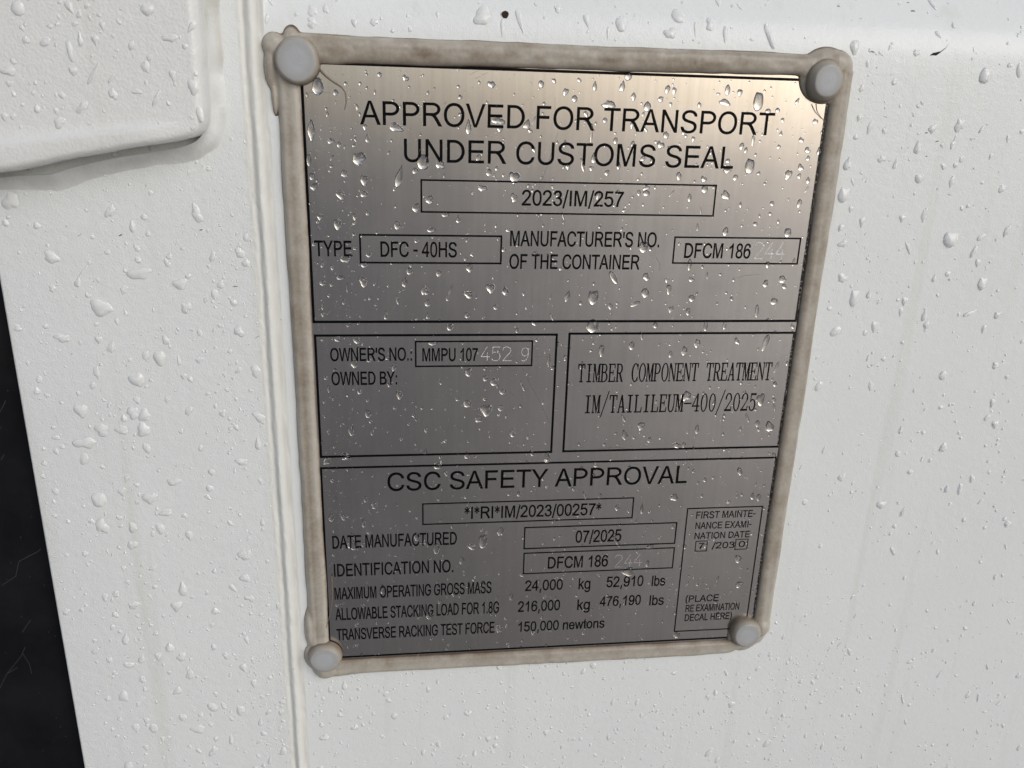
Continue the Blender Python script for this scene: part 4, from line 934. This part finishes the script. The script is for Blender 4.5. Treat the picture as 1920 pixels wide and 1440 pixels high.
# ------------------------------------------------------------------ raindrops
# kinds: o oval, t tear (narrow top), u thumb (full top), s spindle, h pointed bottom, b blob, k streak, i narrow bottom
# rows: photo pixel of the centre, width, height, kind, tilt in degrees (clockwise)
PLATE_DROPS = '''595.6,162.4,22,34,o;629.5,173.6,10,12,o;583.5,244.6,15,42,s;579,300.6,9,23,o;672.9,297,24,24,b,35;748.7,330.4,18,42,t,14;793,303.3,24,32,u;825.4,307.8,16,20,b;778.5,320.4,12,12,o;682.8,338.5,17,24,h;645.8,325.8,14,13,b,40;585.3,331.3,10,15,o;588.9,350.2,14,13,b;638.5,365.6,16,18,b;682.8,363.8,14,14,o;742.4,239.2,27,16,b;878.7,237.4,14,31,t;689,259,11,18,t;684.6,239.2,11,14,i;760.4,146.2,12,12,b;648.5,157,8,9,o;614,213.9,8,11,t;635.8,270.8,9,11,o;663.8,272.6,9,8,o;670,202,8,13,i;863,182,8,9,o;805.5,374.6,14,15,b;921.5,158,14,14,b;1115.6,160.6,10,20,t;1178,142.6,14,17,o;1167,163,10,21,b;1188,181.4,10,18,s;1077.7,185,11,14,o;1060.6,172.4,11,14,b;1141.8,195.8,23,16,b;1214,200.3,14,20,o;1134.6,225.6,9,11,o;934,226.5,24,14,b;937,242.8,14,11,h;988,233.8,14,16,b,30;1113.8,296,14,22,t;1160,309.6,10,18,t;964.9,334,25,27,h;1138,324,11,10,b;1065,313,12,11,h;931.5,316,7,9,o;917,324,11,13,b;964,371,11,20,b;904.4,353,16,13,b;1109,250,5,36,k;1187,270.8,9,13,o;1185,235.6,9,15,i;1212,362,13,13,o;1198,362,7,12,o;1251.5,167.8,10,17,o,18;1264.5,171,11,15,i;1239,186,12,10,b;1364.3,168.8,10,21,o;1387,174,13,15,h;1359,192,22,12,b;1422,190.4,19,38,u;1346.8,176,8,5,o;1257.8,195.8,7,10,h;1311.6,196.7,8,12,s;1440,208.5,11,10,o;1528.6,228,9,12,b;1464.5,250,8,12,t;1502.4,262.6,9,11,b;1514,281.6,11,11,b;1515,297,8,9,b;1501.5,314,12,12,b;1478,327.6,12,21,b,10;1515,338.5,8,14,s;1405.8,311.4,19,30,u,6;1390.5,274.4,9,14,o,20;1365,301.5,9,9,o;1363.4,320.4,19,10,h;1248.8,253.6,11,14,o;1300,260.8,9,11,h;1238.8,271.7,13,15,b;1281.6,246.4,9,14,t;1222.6,300.6,9,13,t;1273,330.4,10,17,o;1320,335.8,12,11,b;1321.3,354.7,13,16,o;1378.8,333,10,12,o,25;1360.7,366.5,20,14,b,35;1293,371,7,16,o;1211.7,352,13,10,b;1412,264.4,8,22,i;633,421.4,20,23,h;599.7,407,14,13,h;665.6,407,12,14,h;745,422.3,12,18,o;780.3,389.8,14,17,b;835.4,402.4,14,10,o;859.4,410.6,11,16,t;808.3,431.3,17,9,o;648.5,486.4,19,14,b;682.8,495.4,14,13,u;604.2,495.4,8,13,t;623.2,501.7,7,12,s;638.5,520.7,16,8,o;605,530.6,11,11,o;621.4,533.3,6,9,o;681,528,14,22,b;767.6,508,12,15,u;822.7,512.6,13,15,h,20;796.5,545,14,20,b;839,558.6,8,12,t;845,543,4,20,k,20;878.7,552.3,16,16,b;802,568.5,12,14,o;723.4,591,10,17,t;802,592,9,12,t;876,591,10,12,o;605,573,7,16,t;880.5,502.6,13,15,b;1206.8,463,17,24,u;1112.5,557.4,20,29,u;1111,611.7,24,26,o;1211.6,519,13,15,b;1210,549.4,16,18,o;1254,543,12,20,h;1297,559,13,13,o;1451,565,14,13,o;1467,524,15,13,b;1435,532,11,13,b;1470,537,10,10,b;1191,570,20,8,o,-25;1064,556,10,22,s,15;1296,524,10,10,b;948,546,15,16,t;1290,584.5,9,15,o;1419,583,7,25,k;1184.4,648.4,11,16,o;1128,658,14,24,h;1283.5,658,12,15,b;1307.4,643.7,12,14,b;1435,643.7,14,32,i,15;1257,664,8,13,o;1323,611.7,8,19,u;1358.5,610,7,16,u;1229,610,9,12,o;1293,496.7,8,22,o;1360,434.4,11,17,o,15;1476.8,436,14,18,u;1307,803.4,9,20,t;1443,800,22,14,b,40;1171.6,816,10,20,b;1202,798.6,12,17,b;1026,854.5,12,20,t;960.8,811,13,18,t,-15;1269,835,15,10,b;1425.6,749,18,20,b;1452.8,720,8,10,o;1286.6,742.7,18,18,b;912,769.7,26,26,h;877,757,16,14,o;749,741,15,18,h;920,541,22,20,h;947,544.5,15,16,t;926.5,715.4,18,16,t;878.6,698,16,14,b;910.5,709,11,12,o;897.7,785.7,16,12,b;690,776,12,15,o;942.4,734.6,13,10,o;698,809.7,8,14,t;658,808,12,16,b;650,854,18,12,b;669,639,16,13,h;664.5,682,15,14,b;632.6,635.6,10,13,b;843.4,613,13,14,u;811.5,643.6,22,10,h;939,765,11,12,o;905.7,1015,17,25,u;818,1028.5,12,20,u;821,873.5,17,13,o;781,1006,11,15,o;717.3,1103.5,13,18,t;660,1022,17,18,b;885,1025,15,12,b;939,996.5,11,17,b;875.4,852.8,14,14,t;1026,862,12,12,o;648.6,856,18,12,b;621.5,971,11,14,o;643.8,969.4,11,12,b;682,980.5,9,17,t;805,1154.6,22,13,h;936,1178.6,13,15,b;972.8,924.6,9,13,t;865.8,1050.8,10,13,b;958.4,1118,9,14,t;685.3,935.8,8,13,t;1264,932.7,18,11,b;1203.6,953.4,8,20,t;1411,929.5,11,14,t;1422,932.7,8,13,o;1178,1071.6,24,15,b;1269,1190,13,12,o;1384,1047.7,14,13,b;1385.7,1095.6,13,12,b;1157,952,10,10,o'''
WALL_DROPS = '''1602.8,88.8,23,30,h;1847.8,141.3,23,32,u,8;1912,131.5,12,29,o,-12;1720.4,275.5,16,27,t;1799,234.6,18,24,b;1630.4,239.5,10,26,s,10;1589,306.6,17,27,t,8;1678.6,306.6,10,21,t,6;1784.6,340.6,10,25,s,6;1676.7,154,10,13,o,20;1611.5,221,13,17,h,15;1748.7,241.4,14,17,b;1654,297.8,16,14,b;1604.7,257,10,11,o;1723.4,334.8,20,22,h;1785.6,272.6,10,17,h,10;1803,298.8,8,13,o,15;1890.6,260,8,17,h;1627,120,10,15,h;1769,311.5,10,12,b;1879,354,12,15,b;1582,365,22,31,u,5;1595,392,10,15,h;1616.4,416.4,13,23,h;1576.5,427,14,16,h,20;1580.4,457,18,14,b;1691.3,409.6,14,16,h;1733,403,9,28,b;1782.7,448.5,28,32,u,8;1888.7,433,12,25,s,18;1840,444.6,9,20,o,45;1601.8,558.4,18,34,u,3;1629,551.6,12,17,t;1579.5,521.4,17,18,b;1751.6,521.4,9,16,t,8;1842,532,16,26,u,6;1833.3,493,12,15,h;1777,513.6,10,10,o;1696,565,14,16,h;1733,591.5,11,22,t;1689,585.6,9,17,h;1737,610,11,12,b;1818.7,586.6,9,26,t,62;1871,590.5,12,14,b;1639.7,612.8,15,24,h;1566.8,621.6,15,24,o,55;1845,616.7,10,16,h,12;1622,624.5,9,11,o;1867,685.4,12,12,b;1861,756,10,16,h;1866,796,14,15,h;1769,839.6,14,14,b;1689,806,8,16,t;1545,842.5,7,17,t,12;1775.4,916.7,9,14,t;1800.4,916.7,7,22,u;1652.5,946.7,20,16,h;1578,894.6,14,14,b;1823,898,9,13,b;1693,960,9,18,t,12;1535,724,13,20,o,35;1633,724,9,18,b;1509,941.7,11,11,o;1890,983,11,13,b;1706.7,885,9,9,o;96.6,482.5,30,22,b;146,528.6,16,20,t,20;153,512,5,44,k,38;261.8,513,42,24,b,-15;338.5,533,34,24,h,-20;189.8,577,46,28,b;219,603,10,14,h;299.5,672.5,30,30,h;257,712.6,38,28,h,-15;181.5,698.5,12,24,b;402,552,16,22,h;449.4,474,18,20,b;398.7,481,12,20,b,25;461,444.8,11,18,o;349,577,19,22,b;374,624,10,14,o;335,675,9,22,t;374,675,15,11,b;344.4,705.6,14,13,h;273.6,667.8,12,22,b;185,637,17,18,h;116.6,633.6,30,16,b;152,770.5,34,26,h;249,774,24,22,b;269,806,28,24,b;159,830.7,40,22,b;191,806,24,26,b,30;326,903.6,24,16,b;185.5,937,30,28,u,-10;281,934.7,36,22,h;191,986.4,26,26,b;301,992,22,22,h;311.5,961.6,28,12,b;248,1021.8,18,18,b;483.6,830.6,15,26,t;492,979,11,16,t;331,1137,26,22,h;459,1084,18,16,b;197,1121,14,18,h;251,1135,22,14,b;372,1367,28,16,b,-20;433,1386,11,20,t;400,1409,15,18,b,30;255,1365,18,18,h;340,1232,18,16,b;356,1265,16,16,b;333,1296,18,13,b;476,1282,13,18,h;531,1409,15,13,b;506,1425,9,16,t,15;453,866,22,14,b;343,1346,18,15,h;241,1247,18,14,b;297,1232,15,18,h;645.6,1285,12,18,t;878,1338,14,12,b;890,1412,11,14,t;915,1386,12,12,h;1024,1374.5,12,12,h;1149,1317,8,14,o,15;1371.6,1321,12,13,b;1329,1411,11,18,o,30;1438,1394,12,16,o,40;607.6,1383,16,12,b;793.5,1411,10,15,h;822,1395,10,12,o;1141,1382,8,13,o;665,1364,14,11,b;1112,1248,12,12,o;1344.5,1424,8,14,o,12;1194.5,1317,8,12,o,20;33.5,16,26,30,o,20;276,19,30,26,h;319,71.5,28,16,b;150,73,13,30,t;84.6,78.8,24,15,o,-30;175,137,11,50,t,32;273,125,14,26,b;137,133,20,20,h;324,141,16,24,h;362,163,22,26,b;375,214,13,30,o,-10;14.6,133,28,20,b;246,84.6,12,20,o,15;347,87.5,14,14,h;257,172,20,10,b;1165,45,22,32,o;1272,30,24,34,o,-25;1257,62,22,24,b;942,52,10,38,i;975,40,14,48,i,-15;905,30,34,36,b;1360,65,13,34,i;1332,45,17,28,b,20;1140,62,8,24,i;665,42,16,20,h;585,42,20,20,b;1100,40,13,30,i,-15;500,35,8,20,o,10;1304,55,8,30,i'''

def surf(region, x, z):
    """height of the surface and its lean, under a drop"""
    if region == 'plate': return 0.0, 0.0
    if region == 'bracket': return BR_H, 0.0
    if region == 'post': return POST_H, 0.0
    h_ = float(fold_profile(np.array([z]))[0])
    t = z - FOLD_Z; lean = 0.0
    if t > FOLD_R * math.sin(FOLD_A): lean = FOLD_A
    elif t > 0: lean = math.asin(t / FOLD_R)
    return h_, lean

def drop_shape(w, h, kind, tilt, rnd, flat, nseg=26, nring=6):
    """(x, z, h) of a drop lying on a plane, centred; w, h in mm"""
    pts = []
    ph = [rnd.uniform(0, 6.28) for _ in range(5)]
    for k in range(nseg):
        a = 2 * math.pi * k / nseg
        X_, Z_ = math.sin(a), math.cos(a)
        t = (Z_ + 1) / 2                              # 0 bottom .. 1 top
        if kind == 't': X_ *= 1 - 0.78 * t ** 1.5
        elif kind == 'i': X_ *= 1 - 0.72 * (1 - t) ** 1.3
        elif kind == 'u':
            X_ = math.copysign(abs(X_) ** (0.55 if Z_ > 0 else 0.95), X_) * (1.0 - 0.06 * t)
            Z_ = min(Z_, 0.86 + 0.06 * math.sin(ph[0] + X_ * 2))
        elif kind == 's': X_ *= 1 - 0.55 * abs(Z_) ** 1.6
        elif kind == 'h':
            X_ *= (1 - 0.62 * (1 - t) ** 1.6); Z_ -= 0.16 * math.exp(-(X_ / 0.35) ** 2) * (1 if Z_ > 0 else 0)
        amp = {'b': 0.20, 'h': 0.07, 'k': 0.05}.get(kind, 0.045)
        n_ = 1 + amp * (math.sin(2 * a + ph[1]) + 0.8 * math.sin(3 * a + ph[2]) + 0.55 * math.sin(5 * a + ph[3])) / 1.3
        pts.append((X_ * n_ * w / 2, Z_ * n_ * h / 2))
    c, s = math.cos(math.radians(tilt)), math.sin(math.radians(tilt))
    pts = [(x * c + z * s, -x * s + z * c) for x, z in pts]
    apex = flat * min(w, h) if kind != 'k' else 0.30 * min(w, h)
    cz_ = {'t': -0.20, 'u': -0.20, 'h': 0.02, 'b': -0.06, 'o': -0.10, 's': -0.04, 'k': -0.15, 'i': 0.12}[kind] * h * c
    cx_ = {'k': -0.15}.get(kind, 0) * h * s
    V = [(x, z, -0.06) for x, z in pts]; F = []
    pw_ = 0.66 if flat > 0.305 else 0.92
    for r in range(nring):
        q = 1 - r / nring
        q = q ** 0.8 if r else 1.0
        for (x, z) in pts:
            V.append((cx_ + (x - cx_) * q, cz_ + (z - cz_) * q, apex * (1 - q ** 2.1) ** pw_))
    V.append((cx_, cz_, apex))
    for i in range(nring):
        for k in range(nseg):
            k2 = (k + 1) % nseg
            F.append((i * nseg + k, i * nseg + k2, (i + 1) * nseg + k2, (i + 1) * nseg + k))
    o = nring * nseg
    for k in range(nseg): F.append((o + k, o + (k + 1) % nseg, len(V) - 1))
    return V, F

DROPS = []       # dict: region, x, z, w, h, kind, tilt, key
def add_drop(region, x, z, w_, h_, kind, tilt, hand):
    DROPS.append(dict(region=region, x=x, z=z, w=w_, h=h_, kind=kind, tilt=tilt, hand=hand))

def region_of(x, z):
    if -1.0 <= x <= 161 and -204.5 <= z <= 1.2: return 'plate'
    if x < -16.5:
        edge = -20.5 if x > -30 else -21.5 + (x + 30) * 0.20
        if z > edge and x < -24.5: return 'bracket'
        return 'post'
    if x < -10.2: return 'seam'
    return 'panel'

for rows, plate_rows in ((PLATE_DROPS, True), (WALL_DROPS, False)):
    for r in rows.split(';'):
        f_ = r.split(',')
        if len(f_) < 5: continue
        px, py, pw, ph_ = map(float, f_[:4]); kind = f_[4]; tilt = float(f_[5]) if len(f_) > 5 else 0.0
        x, z = at(px, py, 0.0); reg = 'plate' if plate_rows else region_of(x, z)
        if reg == 'seam': reg = 'post'
        for _ in range(4):
            hh, _l = surf(reg, x, z); x, z = at(px, py, hh)
        xa, _z = at(px - pw / 2, py, hh); xb, _z = at(px + pw / 2, py, hh)
        _x, za = at(px, py - ph_ / 2, hh); _x, zb = at(px, py + ph_ / 2, hh)
        add_drop(reg, x, z, abs(xb - xa), abs(za - zb), kind, tilt, True)
n_hand = len(DROPS)

grid = {}
def crowded(x, z, r):
    gi, gj = int(x // 6), int(z // 6)
    for a in (-1, 0, 1):
        for b in (-1, 0, 1):
            for (x2, z2, r2) in grid.get((gi + a, gj + b), ()):
                if (x - x2) ** 2 + (z - z2) ** 2 < (r + r2) ** 2: return True
    return False
def note(x, z, r): grid.setdefault((int(x // 6), int(z // 6)), []).append((x, z, r))
for d in DROPS: note(d['x'], d['z'], 0.42 * max(d['w'], d['h']))
for cxx, czz in ((-0.7, 0.2), (157.2, -0.2), (157, -199.6), (-1.6, -200.9)):
    for q in np.linspace(0, 6.28, 14): note(cxx + 5 * math.cos(q), czz + 5 * math.sin(q), 2.4)
    note(cxx, czz, 4.5)

def scatter(region, n, x0, x1, z0, z1, mean, sig, kinds, wmax=2.6, accept=None):
    got = 0; tries = 0
    while got < n and tries < n * 8:
        tries += 1
        x, z = rng.uniform(x0, x1), rng.uniform(z0, z1)
        if region_of(x, z) != region: continue
        if accept and not accept(x, z): continue
        if region == 'panel' and (-8.3 < x < 168.3 and -211 < z < 8.6): continue
        cl = float(vnoise(np.array([x / 22]), np.array([z / 22]), 77)[0])
        if rng.random() > 0.62 + 0.38 * cl: continue
        w_ = min(wmax, mean * math.exp(rng.gauss(0, sig)))
        h_ = w_ * rng.choice([0.8, 1.0, 1.0, 1.2, 1.35, 1.7])
        kind = rng.choice(kinds); tilt = rng.gauss(2, 12) if kind in 'tus' else rng.uniform(-40, 40)
        if kind == 'k': h_ = w_ * rng.uniform(2.2, 4); w_ *= 0.8
        if crowded(x, z, 0.45 * max(w_, h_)): continue
        note(x, z, 0.45 * max(w_, h_)); add_drop(region, x, z, w_, h_, kind, tilt, False); got += 1
scatter('plate', 520, 0, 160, -203, 0, 1.05, 0.30, 'oootthbbbisk')
scatter('plate', 1000, 0, 160, -203, 0, 0.50, 0.35, 'ooooobbt')
scatter('plate', 700, 0, 160, -203, 0, 0.22, 0.30, 'oooo')
scatter('plate', 420, 0.7, 14, -203, -2, 0.22, 0.35, 'oooo')
scatter('panel', 330, 168, 300, -300, 60, 1.15, 0.32, 'oobbbtisk')
scatter('panel', 620, 168, 300, -300, 60, 0.62, 0.35, 'ooobbts')
scatter('panel', 260, -9, 250, 9, 60, 1.0, 0.45, 'iibbbtk', 3.0)
scatter('panel', 420, -9, 210, -300, -211, 1.15, 0.32, 'ooobbtts')
scatter('panel', 620, -9, 210, -300, -211, 0.60, 0.35, 'ooobt')
scatter('post', 230, -87.5, -17, -300, -36, 1.7, 0.38, 'bbbbohit', 4)
scatter('post', 520, -88.5, -17, -300, -20, 0.85, 0.40, 'bbboott')
scatter('post', 200, -30, -17, -300, -20, 0.70, 0.35, 'ooott')
scatter('bracket', 90, -87, -25, -20, 60, 1.6, 0.40, 'bbbitk', 4)
scatter('bracket', 140, -87, -25, -20, 60, 0.9, 0.40, 'bbbot')

FLAT = {'plate': 0.31, 'panel': 0.17, 'post': 0.155, 'bracket': 0.16}
for d in DROPS:
    d['area'] = d['w'] * d['h'] * (1.25 if d['hand'] else 1.0)
    # anything outside the picture is never an individual
    hh, _l = surf(d['region'], d['x'], d['z'])
    q = RM @ np.array([d['x'] - CAM[0], -(d['z'] - CAM[2]), -hh - CAM[1]])
    u, v_ = 960 + FPX * q[0] / q[2], 720 + FPX * q[1] / q[2]
    d['px'] = (u, v_); d['area_px'] = d['area'] * (FPX / q[2]) ** 2 if (5 < u < 1915 and 5 < v_ < 1435) else 0
order = sorted(DROPS, key=lambda d: -d['area_px'])
BIG = order[:296]; REST = order[296:]

GROUPS = {'plate': ('raindrops on the data plate', 'smaller clear raindrop, one of many on the lettered steel data plate'),
          'right': ('raindrops on the wall right of the plate', 'smaller clear raindrop, one of many on the white wall right of the plate'),
          'top': ('raindrops on the wall above the plate', 'smaller clear raindrop, one of several on the leaning white wall above the plate'),
          'below': ('raindrops on the wall below the plate', 'small clear raindrop, one of many on the white wall below the plate'),
          'post': ('raindrops on the white post', 'smaller clear raindrop, one of many on the white post left of the seam'),
          'bracket': ('raindrops on the bracket', 'smaller clear raindrop, one of several on the thick white bracket at top left')}
SPECIAL = {(1422, 190.4): 'large thumb shaped raindrop above the last letters of the word TRANSPORT',
 (1405.8, 311.4): 'large thumb shaped raindrop to the right of the word SEAL',
 (595.6, 162.4): 'oval raindrop hanging just below the top left rivet cap',
 (793, 303.3): 'round bottomed raindrop lying over the letters UN of UNDER',
 (964.9, 334): 'wide raindrop touching the top line of the box around 2023/IM/257',
 (748.7, 330.4): 'comma shaped raindrop below the start of the word UNDER',
 (583.5, 244.6): 'long spindle shaped raindrop beside the left border, left of APPROVED',
 (1111, 611.7): 'round raindrop lying across the thick line under the upper section',
 (1112.5, 557.4): 'thumb shaped raindrop right above the line closing the upper section',
 (1206.8, 463): "raindrop hanging below the NO. of the manufacturer's number heading",
 (912, 769.7): 'large heart shaped raindrop in the empty space below OWNED BY',
 (905.7, 1015): 'thumb shaped raindrop just right of the words DATE MANUFACTURED',
 (717.3, 1103.5): 'raindrop lying over the O of OPERATING',
 (633, 421.4): 'heart shaped raindrop above the word TYPE',
 (648.5, 486.4): 'raindrop hanging below the E of the word TYPE',
 (1782.7, 448.5): 'largest thumb shaped raindrop on the white wall right of the plate',
 (1601.8, 558.4): 'long thumb shaped raindrop close to the right edge of the sealant frame',
 (1602.8, 88.8): 'pointed raindrop beside the top right corner of the sealant frame',
 (1720.4, 275.5): 'bright tear shaped raindrop well right of the top right rivet cap',
 (189.8, 577): 'widest ragged raindrop on the white post below the bracket',
 (261.8, 513): "broad slanting raindrop on the white post, nearest below the bracket's weld",
 (483.6, 830.6): 'bright tear shaped raindrop beside the grooved seam',
 (645.6, 1285): 'tear shaped raindrop just below the bottom left rivet cap',
 (175, 137): 'long slanting streak of water on the bracket face',
 (1165, 45): 'large oval raindrop above the middle of the sealant frame'}
def build_drop(d):
    hh, lean = surf(d['region'], d['x'], d['z'])
    V, F = drop_shape(d['w'], d['h'], d['kind'], d['tilt'], random.Random(int(d['x'] * 977 + d['z'] * 131)), FLAT[d['region']] * (1.3 if (d['kind'] in 'ut' and d['region'] != 'plate') else 1.0),
                      26 if d['w'] * d['h'] > 2 else 14, 6 if d['w'] * d['h'] > 2 else 4)
    c, s = math.cos(lean), math.sin(lean)
    return [(d['x'] + x, d['z'] + z * c + h * s, hh + h * c - z * s) for x, z, h in V], F
for d in BIG:
    V, F = build_drop(d)
    hh, lean = surf(d['region'], d['x'], d['z'])
    key = d['region']
    if key == 'panel': key = 'top' if d['z'] > 7.5 else ('below' if (d['z'] < -209.5 and d['x'] < 167) else 'right')
    o = fix_normals(mesh_obj('raindrop', V, F, M_WATER if d['region'] == 'plate' else M_WATER_PAINT, None, True, origin=(d['x'], d['z'], hh)))
    o['group'], o['label'] = GROUPS[key]; o['category'] = 'raindrop'
    if d['hand']:
        for (sx_, sy_), lab in SPECIAL.items():
            if abs(d['px'][0] - sx_) < 4 and abs(d['px'][1] - sy_) < 4: o['label'] = lab
V = []; F = []; MI = []
for d in REST:
    v, f = build_drop(d); n = len(V); V += v; F += [tuple(i + n for i in q) for q in f]
    MI += [0 if d['region'] == 'plate' else 1] * len(f)
rest = fix_normals(mesh_obj('small_raindrops', V, F, M_WATER, None, True))
rest.data.materials.append(M_WATER_PAINT)
rest.data.polygons.foreach_set('material_index', MI)
rest['kind'] = 'stuff'; rest['label'] = 'countless tiny raindrops scattered over the plate and the white wall'; rest['category'] = 'raindrops'
print('DROPS hand', n_hand, 'all', len(DROPS), 'smallest individual px area', BIG[-1]['area_px'])
